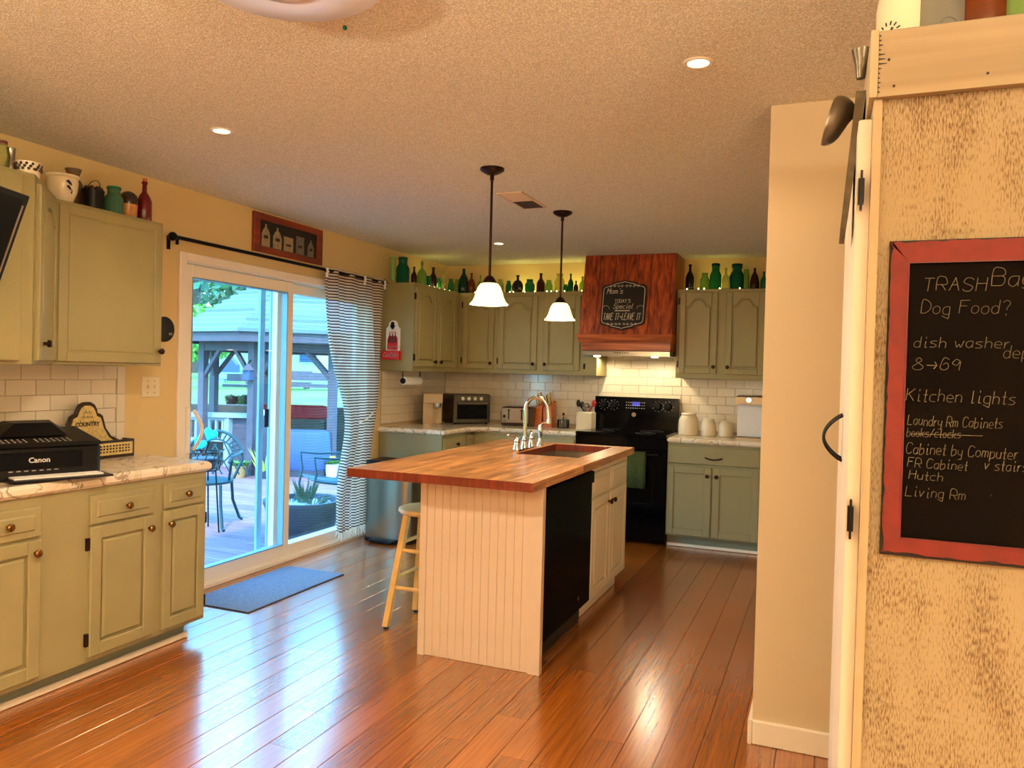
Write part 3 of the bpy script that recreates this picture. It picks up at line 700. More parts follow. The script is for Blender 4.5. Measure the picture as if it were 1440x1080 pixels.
strokes(m, hf, 'TAKE IT~LEAVE IT', cx_ - .165, 1.868, .054, .005, .002, .1, .0, .52, .016)
for s_ in (-1, 1): m.tube([hf(cx_ + s_ * (.15 - .03 * math.cos(i * .4)), .0165, 1.96 + .03 * math.sin(i * .4)) for i in range(8)], .0022, 4)
m.build('chalk_lettering', 'sign_chalk', S)

# ================================================================ RANGE
C = thing('range', (-1.58, 6.7, 0), 'black freestanding electric range with towel under the wooden hood', 'range')
X0, X1, FY = -1.968, -1.194, 6.36
m = MB(); m.box(X0, X1, FY + .03, YB - .02, .03, .885, .003); m.build('body', 'black_gloss', C)
m = MB(); m.box(X0 - .0, X1 + .0, FY - .01, YB - .06, .886, .912, .006, ); m.build('cooktop', 'black_gloss', C)
m = MB(); m.box(X0, X1, FY - .005, FY + .03, .79, .884, .004); m.build('front_rail', 'black_gloss', C)
dd = MB(); dd.box(X0 + .004, X1 - .004, FY - .012, FY + .03, .25, .785, .008); dd = dd.build('oven_door', 'black_gloss', C)
m = MB(); m.frame(faceY(FY - .012), X0 + .10, X1 - .10, .34, .66, .008, 0, .002); m.build('door_window', 'black_satin', dd)
m = MB(); m.tube([(X0 + .05, FY - .055, .755), (X1 - .05, FY - .055, .755)], .012, 10)
for xx in (X0 + .06, X1 - .06): m.tube([(xx, FY - .055, .755), (xx, FY - .01, .755)], .009, 8)
m.build('handle', 'black_gloss', dd)
dd = MB(); dd.box(X0 + .004, X1 - .004, FY - .008, FY + .03, .06, .245, .006); dd.build('storage_drawer', 'black_gloss', C)
m = MB(); m.hexa([(X0 + .01, YB - .13, .913), (X1 - .01, YB - .13, .913), (X1 - .01, YB - .03, .913), (X0 + .01, YB - .03, .913)], [(X0 + .01, YB - .10, 1.20), (X1 - .01, YB - .10, 1.20), (X1 - .01, YB - .03, 1.20), (X0 + .01, YB - .03, 1.20)]); bp_ = m.build('control_panel', 'black_gloss', C, smooth=False)
cy_ = lambda z: YB - .13 + .03 * (z - .913) / .287
for xx in (X0 + .095, X0 + .185, X1 - .185, X1 - .095):
    k = MB(); k.lathe((xx, cy_(1.125) - .028, 1.125), [(.004, 0), (.024, .001), (.028, .01), (.034, .024)], 18, axis='Y'); k.build('burner_knob', 'black_satin', bp_)
m = MB()
for xx in (X0 + .095, X0 + .185, X1 - .185, X1 - .095):
    for a in range(9):
        t = a * 2 * PI / 9; m.tb(faceY(cy_(1.125 + .045 * math.sin(t)) - .0), xx + .045 * math.cos(t) - .003, xx + .045 * math.cos(t) + .003, 1.123 + .045 * math.sin(t), 1.127 + .045 * math.sin(t), 0, .0015)
for r_ in range(3):
    for q in range(9): m.tb(faceY(cy_(1.10 + .025 * r_)), X0 + .30 + .02 * q, X0 + .308 + .02 * q, 1.10 + .025 * r_, 1.105 + .025 * r_, 0, .0015)
m.build('panel_markings', 'mark', bp_)
m = MB(); m.tb(faceY(cy_(1.14)), X0 + .355, X0 + .425, 1.122, 1.16, 0, .003); m.build('clock_display', 'display_blue', bp_)
m = MB(); m.lathe((X0 + .375, cy_(1.02) - .004, 1.045), [(.02, 0), (.02, .003)], 16, axis='Y', sy=1); m.build('maker_badge', 'steel', bp_)
for ex, ey, er in ((-1.77, 6.5, .1), (-1.77, 6.76, .08), (-1.4, 6.5, .085), (-1.4, 6.76, .1)):
    k = MB(); k.lathe((ex, ey, .912), [(er, 0), (er, .0008), (er - .006, .0008), (er - .006, 0)], 28, cap=False); k.build('burner_ring', 'dark_steel', C)
tw = MB()
n = 10; A = []
for i in range(n + 1):
    u = -1.515 + .165 * i / n
    col_ = [(u, FY - .038 + .003 * math.sin(i * 1.7), .50), (u, FY - .042 + .003 * math.sin(i * 1.7), .70), (u, FY - .041, .772), (u, FY - .055, .7735), (u, FY - .069, .772), (u, FY - .073 + .004 * math.sin(i * 1.3), .66), (u, FY - .071 + .006 * math.sin(i * 1.3), .475)]
    A.append(tw.vs(col_))
for a, c in zip(A, A[1:]):
    for i in range(6): tw.bm.faces.new((a[i], c[i], c[i + 1], a[i + 1]))
o = tw.build('dish_towel', 'green_towel', recalc=True); md = o.modifiers.new('thick', 'SOLIDIFY'); md.thickness = .004; md.offset = 0
tag(o, 'olive green dish towel hanging from the oven door handle', 'towel')

# ================================================================ ISLAND
IZ = .912
BX0, BX1, IY = -1.832, -1.205, 3.385
C = thing('kitchen_island', (-1.6, 4.2, 0), 'kitchen island with cream beadboard end and butcher block top in mid room', 'island')
m = MB(); m.box(BX0 + .01, BX1 - .0301, IY + .03, 5.17, .10, IZ - .23)
m.box(BX0 + .01, BX1 - .0301, IY + .03, 4.31, IZ - .23, IZ - .045); m.box(BX0 + .01, -1.745, 4.31, 5.17, IZ - .23, IZ - .045); m.box(-1.335, BX1 - .0301, 4.31, 5.17, IZ - .23, IZ - .045); m.box(-1.745, -1.335, 5.125, 5.17, IZ - .23, IZ - .045)
m.build('island_body', 'cream_paint', C)
m = MB(); m.box(BX0 + .02, BX1 - .085, 4.26, 5.08, .002, .0995); m.build('toe_kick', 'sage_toe', C)
m = MB(); m.tb(faceX(BX1 - .085), 4.26, 5.08, .002, .05, 0, .016, .004); m.build('shoe_moulding', 'white_trim', C)
for x0, x1 in ((BX0, BX0 + .035), (BX1 - .045, BX1 + .012)):
    m = MB(); m.box(x0, x1, IY - .006, IY + .03, 0, IZ - .043, .003); m.build('corner_post', 'beadboard', C)
nb = 13; wdt = (BX1 - .045 - BX0 - .035) / nb; mesh = None
for i in range(nb):
    if mesh is None:
        o = MB().tb(lambda u, d, z: (u, -d, z), .0004, wdt - .0004, 0.001, IZ - .044, -.012, .0, .0012).build('beadboard_strip', 'beadboard', C); mesh = o.data
    else: o = link('beadboard_strip', mesh, C)
    o.location = Vector((BX0 + .035 + wdt * i, IY, 0)) - C.location
m = MB(); m.box(BX0 + .036, BX1 - .046, IY + .013, IY + .029, .002, IZ - .045); m.build('panel_backing', 'beadboard', C)
T = faceX(BX1 - .03)
m = MB(); m.tb(T, 4.245, 5.10, .10, IZ - .045, 0, .008, .001); m.build('face_frame', 'cream_paint', C); T = faceX(BX1 - .022)
for y0, y1, ky in ((4.262, 4.645, 4.612), (4.675, 5.07, 4.70)):
    door_panel(C, T, y0, y1, .70, .835, 'drawer', 'cream_paint', 'drawer')
    door_panel(C, T, y0, y1, .115, .685, 'raised', 'cream_paint', 'door', (ky, .63), 'bronze')
SX0, SX1, SY0, SY1 = -1.72, -1.353, 4.34, 5.10
top = MB(); top.box(-2.163, -1.192, 3.231, 3.2312, IZ - .042, IZ - .0415); 
tp = thing('butcher_block_top', (-1.68, 4.2, IZ - .042), 'honey butcher block island top with end grain staves and undermount sink', 'countertop'); top.bm.free()
rr = random.Random(11); nx = 22; x = -2.163; dx = (2.163 - 1.192) / nx
for i in range(nx):
    y = 3.230; first = True
    while y < 5.19:
        L = rr.uniform(.22, .62) if not first else rr.uniform(.10, .5); first = False
        ye = min(y + L, 5.195); 
        if 5.195 - ye < .08: ye = 5.195
        segs = [(y, ye)]
        if x + dx > SX0 + .01 and x < SX1 - .01:
            segs = [s for s in ((y, min(ye, SY0)), (max(y, SY1), ye)) if s[1] - s[0] > .012]
        for a, c in segs:
            m = MB(); m.box(x + .0001, x + dx - .0001, a, c - .0002, IZ - .042, IZ, .0006); so = m.build('stave', 'butcher', tp, smooth=False); so.data.materials.append(M['butcher_end'])
            for f in so.data.polygons:
                fc = f.center
                if abs(f.normal.y) > .9 or (abs(f.normal.x) > .9 and SY0 - .01 < (a + c) / 2 < SY1 + .01 and SX0 - .02 < fc.x < SX1 + .02): f.material_index = 1
        y = ye
    x += dx
# undermount sink
S = thing('kitchen_sink', (-1.54, 4.72, IZ - .22), 'stainless undermount sink set in the butcher block island top', 'sink')
m = MB(); s0, s1, t0, t1 = SX0 - .012, SX1 + .012, SY0 - .012, SY1 + .012; zt, zb_ = IZ - .0435, IZ - .21
A = m.vs([(s0, t0, zt), (s1, t0, zt), (s1, t1, zt), (s0, t1, zt)]); B = m.vs([(s0 + .02, t0 + .02, zb_), (s1 - .02, t0 + .02, zb_), (s1 - .02, t1 - .02, zb_), (s0 + .02, t1 - .02, zb_)])
for i in range(4): m.bm.faces.new((A[i], A[(i + 1) % 4], B[(i + 1) % 4], B[i]))
m.bm.faces.new(B)
o = m.build('basin', 'dark_steel', S, smooth=False); md = o.modifiers.new('s', 'SOLIDIFY'); md.thickness = .002; md.offset = 1
m = MB(); m.box(SX0 - .01, SX1 + .01, 4.715, 4.735, zt - .07, zt - .012, .006); m.build('divider', 'steel', S)
m = MB(); m.lathe((-1.54, 4.55, zb_ + .001), [(.04, 0), (.045, .003), (.02, .004)], 20); m.build('drain', 'dark_steel', S)
# faucet
F = thing('kitchen_faucet', (-1.765, 4.68, IZ), 'polished chrome gooseneck faucet with two lever handles on the island', 'faucet')
fx_ = -1.765
m = MB(); m.plate(lambda u, d, z: (u, z, d), [(fx_ - .022, 4.45), (fx_ + .022, 4.45), (fx_ + .028, 4.47), (fx_ + .028, 4.77), (fx_ + .022, 4.79), (fx_ - .022, 4.79), (fx_ - .028, 4.77), (fx_ - .028, 4.47)], IZ + .001, IZ + .012, .004); m.build('deck_plate', 'chrome', F)
def post(m, y, h, r0=.024, r1=.012): m.lathe((fx_, y, IZ + .012), [(r0, 0), (r0 * .95, .01), (r1 * 1.15, h * .55), (r1 * 1.5, h * .65), (r1 * 1.1, h * .8), (r1 * .9, h)], 16)
for y, dy in ((4.485, -1), (4.745, 1)):
    m = MB(); post(m, y, .075, .026, .014); m.tube([(fx_, y, IZ + .08), (fx_ - .02, y + dy * .03, IZ + .098), (fx_ - .035, y + dy * .06, IZ + .10)], .011, 10, .007); m.ball((fx_ - .035, y + dy * .062, IZ + .10), .010); m.build('lever_handle', 'chrome', F)
m = MB(); post(m, 4.615, .07, .026, .015)
pts = [(fx_, 4.615, IZ + .06), (fx_, 4.615, IZ + .24)] + [(fx_ + .075 - .075 * math.cos(math.radians(a)), 4.615, IZ + .255 + .078 * math.sin(math.radians(a))) for a in range(8, 181, 12)] + [(fx_ + .158, 4.615, IZ + .19)]
m.tube(pts, .0125, 12); m.lathe((fx_ + .158, 4.615, IZ + .17), [(.012, 0), (.014, .002), (.014, .03), (.012, .034)], 12); m.build('gooseneck_spout', 'chrome', F)
m = MB(); m.lathe((fx_, 4.90, IZ + .001), [(.024, 0), (.022, .01), (.013, .03), (.011, .06), (.014, .075), (.017, .10), (.013, .135), (.011, .14)], 14)
m.tube([(fx_, 4.90, IZ + .135), (fx_ + .02, 4.90, IZ + .155), (fx_ + .052, 4.90, IZ + .16)], .011, 10, .008); o = m.build('side_sprayer', 'chrome')
tag(o, 'chrome side sprayer standing beyond the gooseneck faucet', 'sprayer')
# dishwasher
C = thing('dishwasher', (BX1 - .3, 3.83, 0), 'glossy black dishwasher built into the right side of the island', 'dishwasher')
m = MB(); m.box(BX1 - .029, BX1 - .002, 3.425, 4.235, .125, .862, .004); dw = m.build('door', 'black_panel', C)
m = MB(); m.box(BX1 - .002, BX1 + .012, 3.44, 4.23, .795, .860, .006); m.build('control_strip', 'black_panel', dw)
m = MB(); m.box(BX1 - .08, BX1 - .06, 3.425, 4.24, .005, .12); m.build('kick_plate', 'black_satin', C)
m = MB(); m.tb(faceX(BX1 - .03), 3.4165, 3.4235, .17, .80, 0, .03, .001); m.build('edge_trim', 'steel', C)
m = MB(); m.box(BX1 - .062, BX1 - .032, 3.419, 3.424, .10, .17, .001); m.build('hinge_bracket', 'dark_steel', C)
m = MB(); m.lathe((BX1 - .002, 4.02, .19), [(.012, 0), (.012, .002)], 12, axis='X'); m.build('badge', 'dark_steel', dw)
# ================================================================ STOOL, BIN, MAT
S = thing('bar_stool', (-2.01, 3.79, 0), 'round natural wood bar stool tucked beside the beadboard island end', 'stool')
cx_, cy_s = -2.01, 3.80
m = MB(); m.lathe((cx_, cy_s, .612), [(.13, 0), (.155, .006), (.165, .018), (.163, .03), (.15, .036), (.06, .033)], 32); m.build('seat', 'stool_wood', S)
legs = []
for sx_, sy_ in ((-1, -1), (1, -1), (1, 1), (-1, 1)):
    a, b_ = Vector((cx_ + sx_ * .085, cy_s + sy_ * .085, .613)), Vector((cx_ + sx_ * .155, cy_s + sy_ * .165, 0.002)); legs.append((a, b_))
    m = MB(); q = .016
    m.hexa([(a.x - q, a.y - q, a.z), (a.x + q, a.y - q, a.z), (a.x + q, a.y + q, a.z), (a.x - q, a.y + q, a.z)], [(b_.x - q, b_.y - q, b_.z + .012), (b_.x + q, b_.y - q, b_.z + .012), (b_.x + q, b_.y + q, b_.z + .012), (b_.x - q, b_.y + q, b_.z + .012)])
    l = m.build('leg', 'stool_wood', S); m = MB(); m.lathe((b_.x, b_.y, 0.0), [(.016, 0), (.016, .013)], 10); m.build('glide', 'black_plastic', l)
for (i, j), zz in (((0, 1), .22), ((2, 3), .22), ((1, 2), .27), ((3, 0), .27), ((0, 1), .42), ((2, 3), .42), ((3, 0), .46)):
    f = lambda L, z: L[1] + (L[0] - L[1]) * (z / .613)
    m = MB(); m.tube([f(legs[i], zz), f(legs[j], zz)], .0105, 8); m.build('rung', 'stool_wood', S)
S = thing('trash_can', (-3.26, 5.56, 0), 'stainless steel step trash can with black lid below the striped curtain', 'trash can')
def dpoly(x0, x1, y0, y1, n=10):
    p = [(x0, y1), (x0, y0 + .06)]; w_ = x1 - x0
    for i in range(n + 1): t = PI + PI * i / n; p.append(((x0 + x1) / 2 + w_ / 2 * math.cos(t), y0 + .06 + .06 * math.sin(t)))
    return p + [(x1, y1)]
TT = lambda u, d, z: (u, z, d)
m = MB(); m.plate(TT, dpoly(-3.465, -3.035, 5.40, 5.70), .03, .60, .004); m.build('body', 'steel', S)
m = MB(); m.plate(TT, dpoly(-3.47, -3.03, 5.395, 5.705), .001, .035, .006); m.build('base_ring', 'black_plastic', S)
m = MB(); m.plate(TT, dpoly(-3.47, -3.03, 5.393, 5.705), .601, .655, .014); m.build('lid', 'black_plastic', S)
m = MB(); m.plate(TT, [(-3.36, 5.345), (-3.16, 5.345), (-3.14, 5.375), (-3.15, 5.41), (-3.37, 5.41), (-3.38, 5.375)], .012, .032, .005); m.build('step_pedal', 'black_plastic', S)
m = MB(); m.plate(TT, [(-3.45, 3.515), (-2.99, 3.515), (-2.99, 4.445), (-3.45, 4.445)], .001, .009, .003); o = m.build('door_mat', 'door_mat'); tag(o, 'grey blue textured mat on the floor in front of the sliding door', 'mat')
m = MB(); m.frame(lambda u, d, z: (u, z, d), -3.455, -2.985, 3.51, 4.45, .012, .0005, .006); m.build('bound_edge', 'mat_edge', o)

# ================================================================ PENDANTS AND CEILING FITTINGS
def pendant():
    P = thing('pendant_lamp', (0, 0, H), '', 'lamp', 'pendants over the island')
    m = MB(); m.lathe((0, 0, H - .034), [(.012, 0), (.03, .004), (.055, .018), (.062, .024), (.062, .034)], 28); m.build('canopy', 'bronze', P)
    m = MB(); m.tube([(0, 0, H - .03), (0, 0, 1.89)], .0068, 10); m.tube([(0, 0, H - .06), (0, 0, H - .03)], .011, 10); m.build('rod', 'bronze', P)
    m = MB(); m.lathe((0, 0, 1.850), [(.034, 0), (.035, .008), (.030, .022), (.022, .034), (.012, .042)], 20); m.build('socket_cap', 'bronze', P)
    m = MB(); pr = [(.034, .108), (.046, .104), (.058, .088), (.068, .062), (.076, .034), (.086, .014), (.100, .0), (.0985, -.002), (.083, .012), (.073, .034), (.065, .062), (.055, .086), (.044, .100), (.034, .104)]
    m.lathe((0, 0, 1.746), pr, 32, cap=False); m.build('glass_shade', 'shade', P)
    m = MB(); m.ball((0, 0, 1.80), .028); m.build('bulb', 'lamp_glow', P)
    return P
P1_ = pendant(); P1_.location = (-1.617, 3.661, H); P1_['label'] = 'bronze pendant with bell glass shade, the nearer one over the island'
P2_ = copy_tree(P1_); P2_.location = (-1.608, 4.778, H); P2_['label'] = 'bronze pendant with bell glass shade, the farther one beside the range hood'
for p in (P1_, P2_): light('pendant_bulb', 'POINT', (p.location.x, p.location.y, 1.735), 16, WARM, .05)
def can_light(x, y, label, power=12):
    P = thing('recessed_light', (x, y, H), label, 'ceiling light', 'recessed ceiling lights')
    m = MB(); m.lathe((x, y, H - .006), [(.036, .0), (.046, .0), (.050, .005), (.034, .005)], 28, cap=False); m.build('trim_ring', 'white_trim', P)
    m = MB(); m.lathe((x, y, H - .004), [(.002, 0), (.035, 0), (.035, .003)], 20); m.build('lamp_face', 'lamp_glow', P)
    light('recessed_bulb', 'SPOT', (x, y, H - .02), power, (1, .78, .52), .03, (0, 0, 0), cone=2.5, blend=.8)
can_light(-2.517, 2.722, 'small round recessed light above the left counter, nearest the left wall')
can_light(-.423, 2.614, 'small round recessed light in front of the tan wall column')
can_light(-2.494, 5.815, 'small round recessed light near the rear corner cabinets')
V = thing('ceiling_vent', (-1.735, 4.38, H), 'beige ceiling air vent between the two island pendants', 'vent')
m = MB(); m.frame(lambda u, d, z: (u, z, H - d), -1.815, -1.655, 4.17, 4.60, .014, .0, .008, .002); m.build('frame', 'vent_white', V)
m = MB(); m.box(-1.80, -1.67, 4.184, 4.586, H - .0015, H - .0005); m.build('duct', 'vent_dark', V)
for i in range(12):
    y = 4.20 + .0335 * i; m = MB(); m.hexa([(-1.80, y, H - .002), (-1.67, y, H - .002), (-1.67, y + .003, H - .002), (-1.80, y + .003, H - .002)], [(-1.80, y + .012, H - .009), (-1.67, y + .012, H - .009), (-1.67, y + .015, H - .009), (-1.80, y + .015, H - .009)]); m.build('slat', 'vent_white' if i < 6 else 'vent_dark', V)
# flush fixture: white disc
V = thing('flush_ceiling_light', (-1.31, 1.64, H), 'large white round flush ceiling light at the top edge of the photo', 'ceiling light')
FCX, FCY = -1.30, 1.60
m = MB(); m.lathe((FCX, FCY, H - .075), [(.10, .004), (.135, .0), (.235, .008), (.255, .02), (.255, .034), (.24, .045), (.16, .055), (.15, .075)], 48, cap=False); m.build('rim', 'fan_white', V)
m = MB(); m.lathe((FCX, FCY, H - .085), [(.004, .0), (.06, .001), (.105, .008), (.12, .018), (.115, .024)], 40); m.build('diffuser', 'fan_white_glow', V)
m = MB(); p = at(485, 38, 'Z', H - .05); m.ball((p.x, p.y, H - .052), .007); m.build('indicator', 'glass_bottle', V)

# ================================================================ CURTAIN, ROD, PICTURE, SWITCH
R = thing('curtain_rod', (XL + .07, 4.6, 2.15), 'black curtain rod above the sliding door', 'curtain rod')
m = MB(); m.tube([(XL + .07, 3.42, 2.126), (XL + .07, 5.68, 2.126)], .0115, 12); m.build('rod', 'black_satin', R)
for y in (3.40, 5.695): m = MB(); m.ball((XL + .07, y, 2.126), .026, 16); m.build('finial', 'black_satin', R)
for y in (3.435, 5.675): m = MB(); m.box(XL + .001, XL + .07, y - .006, y + .006, 2.113, 2.125, .001); m.box(XL + .001, XL + .006, y - .012, y + .012, 2.06, 2.14, .001); m.box(XL + .062, XL + .076, y - .006, y + .006, 2.085, 2.118, .001); m.build('bracket', 'black_satin', R)
cu = MB(); zs = [2.152, 2.12, 2.0, 1.8, 1.6, 1.4, 1.2, 1.05, .95, .85, .7, .5, .3, .12]; NU = 96; G = []
for z in zs:
    t = (2.152 - z) / 2.03; yR = 5.665 - .15 * min(1, max(0, (t - .45) / .25)) * (1 if t > .45 else 0)
    k = (z - 1.0); tie = math.exp(-(k / .42) ** 2)
    yL = 4.855 + .23 * tie + .27 * max(0, t - .2); yL = min(yL, 5.26)
    amp = .010 + .03 * min(1, t * 3) ; row = []
    for i in range(NU + 1):
        s = i / NU; y = yL + (yR - yL) * s
        x = XL + .075 + amp * math.sin(s * 2 * PI * 8 + .6 * math.sin(s * 9 + z)) * (.6 + .4 * math.sin(s * 7 + 1)) + .012 * math.sin(s * 23 + z * 2)
        row.append(cu.bm.verts.new((x, y, z)))
    G.append(row)
for a, c in zip(G, G[1:]):
    for i in range(NU): cu.bm.faces.new((a[i], a[i + 1], c[i + 1], c[i]))
c_ = cu.build('curtain', 'curtain', recalc=False); tag(c_, 'sheer cream curtain with thin dark stripes, gathered at the right of the sliding door', 'curtain')
md = c_.modifiers.new('sub', 'SUBSURF'); md.levels = 1; md.render_levels = 1
m = MB(); r_ = random.Random(2)
for i in range(70):
    y = 5.10 + .41 * i / 70; x = XL + .07 + .03 * math.sin(i * .9); m.tube([(x, y, .125), (x + r_.uniform(-.008, .008), y + r_.uniform(-.01, .01), .085), (x + r_.uniform(-.01, .01), y + r_.uniform(-.012, .012), .05)], .0022, 4)
tag(m.build('fringe', 'fringe', c_), kind='stuff')
m = MB(); m.tube([(XL + .08 + .045 * math.cos(a * .5236), 5.41 + .115 * math.sin(a * .5236), 1.0 + .045 * math.sin(a * .5236)) for a in range(12)], .005, 6, closed=True); m.build('tieback', 'fringe', c_)
for y in (4.85, 5.36, 5.665):
    m = MB()
    for a in range(4): m.ball((XL + .095, y + .006 * math.sin(a * 2), 2.13 - .018 * a), .011, 8)
    m.build('tab_tie', 'fringe', c_)
Pp = thing('picture', (XL, 4.51, 2.16), 'reddish wood framed picture of five stoneware crocks above the door', 'picture'); T = faceX(XL)
m = MB(); m.frame(T, 4.136, 4.889, 2.161, 2.423, .062, .001, .024, .004, wt=.045, wb=.04); m.build('frame', 'frame_wood', Pp, smooth=False)
m = MB(); m.tb(T, 4.197, 4.829, 2.20, 2.379, .002, .008); m.build('print', 'picture_dark', Pp)
m = MB(); m.tb(T, 4.198, 4.828, 2.201, 2.209, .008, .0095); m.build('painted_shelf', 'weathered', Pp)
for cy0, hw_, hh, kind, mm in ((4.265, .042, .15, 0, 'stoneware'), (4.385, .045, .145, 0, 'stoneware'), (4.505, .052, .10, 1, 'stoneware'), (4.635, .045, .125, 1, 'stoneware_grey'), (4.76, .036, .12, 0, 'stoneware_grey')):
    b0 = 2.208
    if kind: pl = [(cy0 - hw_, b0), (cy0 + hw_, b0), (cy0 + hw_ * .95, b0 + hh * .85), (cy0 + hw_ * 1.05, b0 + hh), (cy0 - hw_ * 1.05, b0 + hh), (cy0 - hw_ * .95, b0 + hh * .85)]
    else: pl = [(cy0 - hw_, b0), (cy0 + hw_, b0), (cy0 + hw_, b0 + hh * .55), (cy0 + hw_ * .55, b0 + hh * .78), (cy0 + hw_ * .2, b0 + hh * .85), (cy0 + hw_ * .16, b0 + hh), (cy0 - hw_ * .16, b0 + hh), (cy0 - hw_ * .2, b0 + hh * .85), (cy0 - hw_ * .55, b0 + hh * .78), (cy0 - hw_, b0 + hh * .55)]
    m = MB(); m.plate(T, pl, .008, .011, .001); m.build('painted_crock', mm, Pp)
    m = MB(); m.tb(T, cy0 - hw_ * .5, cy0 + hw_ * .5, b0 + hh * .35, b0 + hh * .5, .011, .0118); m.build('painted_stamp', 'print_dark', Pp)
Sw = thing('light_switch', (XL, 3.324, 1.21), 'ivory double light switch plate beside the sliding door frame', 'switch')
m = MB(); m.tb(T, 3.262, 3.388, 1.207, 1.322, .001, .007, .003); m.build('cover_plate', 'ivory', Sw)
for y in (3.302, 3.348):
    m = MB(); m.hexa([(XL + .007, y - .005, 1.255), (XL + .007, y + .005, 1.255), (XL + .007, y + .005, 1.275), (XL + .007, y - .005, 1.275)], [(XL + .018, y - .004, 1.268), (XL + .018, y + .004, 1.268), (XL + .016, y + .004, 1.276), (XL + .016, y - .004, 1.276)]); m.build('toggle', 'ivory', Sw)
    for z in (1.232, 1.298): m = MB(); m.lathe((XL + .007, y, z), [(.003, 0), (.003, .001)], 8, axis='X'); m.build('screw', 'bronze', Sw)
m = MB(); m.lathe((XL + .001, 3.412, 1.597), [(.072, 0), (.072, .010), (.066, .014)], 32, axis='X'); dsc = m.build('wall_plaque', 'sign_black'); tag(dsc, 'dark round plaque on the wall, half hidden behind the wide wall cabinet', 'plaque')
m = MB(); m.frame(faceX(XL + .015), 3.44, 3.462, 1.565, 1.577, .003, 0, .001); m.build('faded_mark', 'mark', dsc)

# ---- bottle opener sign on the cabinet side
Cs = thing('bottle_opener_sign', (-3.43, 5.76, 1.5), 'white and red soda bottle opener plaque on the sage cabinet side', 'sign'); T = faceY(5.769)
xc, n = -3.427, 8
pl = [(xc - .068, 1.553), (xc + .068, 1.553), (xc + .068, 1.745), (xc + .05, 1.755)] + [(xc + .045 * math.cos(PI * i / n), 1.768 + .045 * math.sin(PI * i / n)) for i in range(n + 1)] + [(xc - .05, 1.755), (xc - .068, 1.745)]
m = MB(); m.plate(T, pl, 0, .014, .003); m.build('plaque', 'white_plastic', Cs)
m = MB(); m.plate(T, [(xc - .022, 1.765), (xc - .012, 1.775), (xc - .014, 1.79), (xc, 1.80), (xc + .014, 1.79), (xc + .012, 1.775), (xc + .022, 1.765), (xc + .01, 1.745), (xc, 1.735), (xc - .01, 1.745)], .014, .03, .003); m.build('opener', 'iron', Cs)
m = MB(); m.plate(T, [(xc - .05, 1.565), (xc + .05, 1.56), (xc + .05, 1.66), (xc + .035, 1.68), (xc - .035, 1.68), (xc - .05, 1.65)], .014, .0165, .001); m.build('painted_carton', 'coke_red', Cs)
for i in range(3):
    xx = xc - .028 + .028 * i
    m = MB(); m.plate(T, [(xx - .012, 1.62), (xx + .012, 1.62), (xx + .012, 1.668), (xx + .005, 1.685), (xx + .005, 1.70), (xx - .005, 1.70), (xx - .005, 1.685), (xx - .012, 1.668)], .0166, .0185, .001); m.build('painted_bottle', 'coke_dark', Cs)
ftext('lettering', 'DRINK', T, xc, 1.70, .026, 'coke_red', Cs, d=.015, align='CENTER')
m = MB(); strokes(m, lambda u, d, z: T(u, d, z), 'coca-cola', xc - .04, 1.578, .028, .003, .001, .3, 0, .75, .0168); m.build('script_lettering', 'white_plastic', Cs)
m = MB(); m.tb(T, xc - .085, xc + .075, 1.478, 1.553, 0, .05, .004); rb = m.build('cap_catcher', 'coke_red', Cs)
m = MB(); strokes(m, T, 'Coca', xc - .068, 1.502, .036, .004, .001, .35, 0, .72, .0505); strokes(m, T, 'Cola', xc - .002, 1.502, .036, .004, .001, .35, 0, .72, .0505); m.build('script_lettering', 'white_plastic', rb)
# paper towel
Pt = thing('paper_towel_holder', (-3.34, 5.94, 1.3), 'paper towel roll on dark holder under the corner wall cabinet', 'paper towel')
m = MB(); m.lathe((-3.34, 5.80, 1.300), [(.034, 0), (.036, .004), (.036, .276), (.034, .28)], 24, axis='Y'); m.build('paper_roll', 'paper', Pt)
m = MB(); m.lathe((-3.34, 5.785, 1.300), [(.024, 0), (.026, .004), (.024, .014)], 18, axis='Y'); m.tube([(-3.34, 5.79, 1.30), (-3.34, 5.79, 1.382)], .005, 8); m.tube([(-3.34, 6.09, 1.30), (-3.34, 6.09, 1.382)], .005, 8); m.tube([(-3.34, 5.79, 1.30), (-3.34, 6.09, 1.30)], .005, 8); m.build('bracket', 'iron', Pt)

# ================================================================ LEFT COUNTER THINGS
LZ = .9055
P = thing('printer', (-3.1, 2.3, LZ), 'black multifunction inkjet printer on the left marble counter', 'printer')
A_, B_ = Vector((-3.085, 2.075)), Vector((-2.935, 2.490))     # front edge, near and far
tv = (B_ - A_).normalized(); nv = Vector((tv.y, -tv.x)); Lp = (B_ - A_).length
TP = lambda u, d, z: (A_.x + tv.x * u + nv.x * d, A_.y + tv.y * u + nv.y * d, z)
TPt = lambda u, d, z: TP(u, z, d)                               # plan polygon (u,depth) extruded in height
m = MB(); m.plate(TPt, [(0, -.30), (Lp, -.30), (Lp, -.02), (Lp - .02, 0), (.03, 0), (0, -.03)], LZ + .006, LZ + .135, .006); body = m.build('body', 'black_plastic', P)
m = MB(); m.hexa([TP(-.002, .004, LZ + .136), TP(Lp + .002, .004, LZ + .136), TP(Lp + .002, -.31, LZ + .136), TP(-.002, -.31, LZ + .136)], [TP(.0, -.02, LZ + .150), TP(Lp, -.02, LZ + .150), TP(Lp - .01, -.30, LZ + .195), TP(.01, -.30, LZ + .195)]); lid = m.build('scanner_lid', 'black_plastic', P, smooth=False)
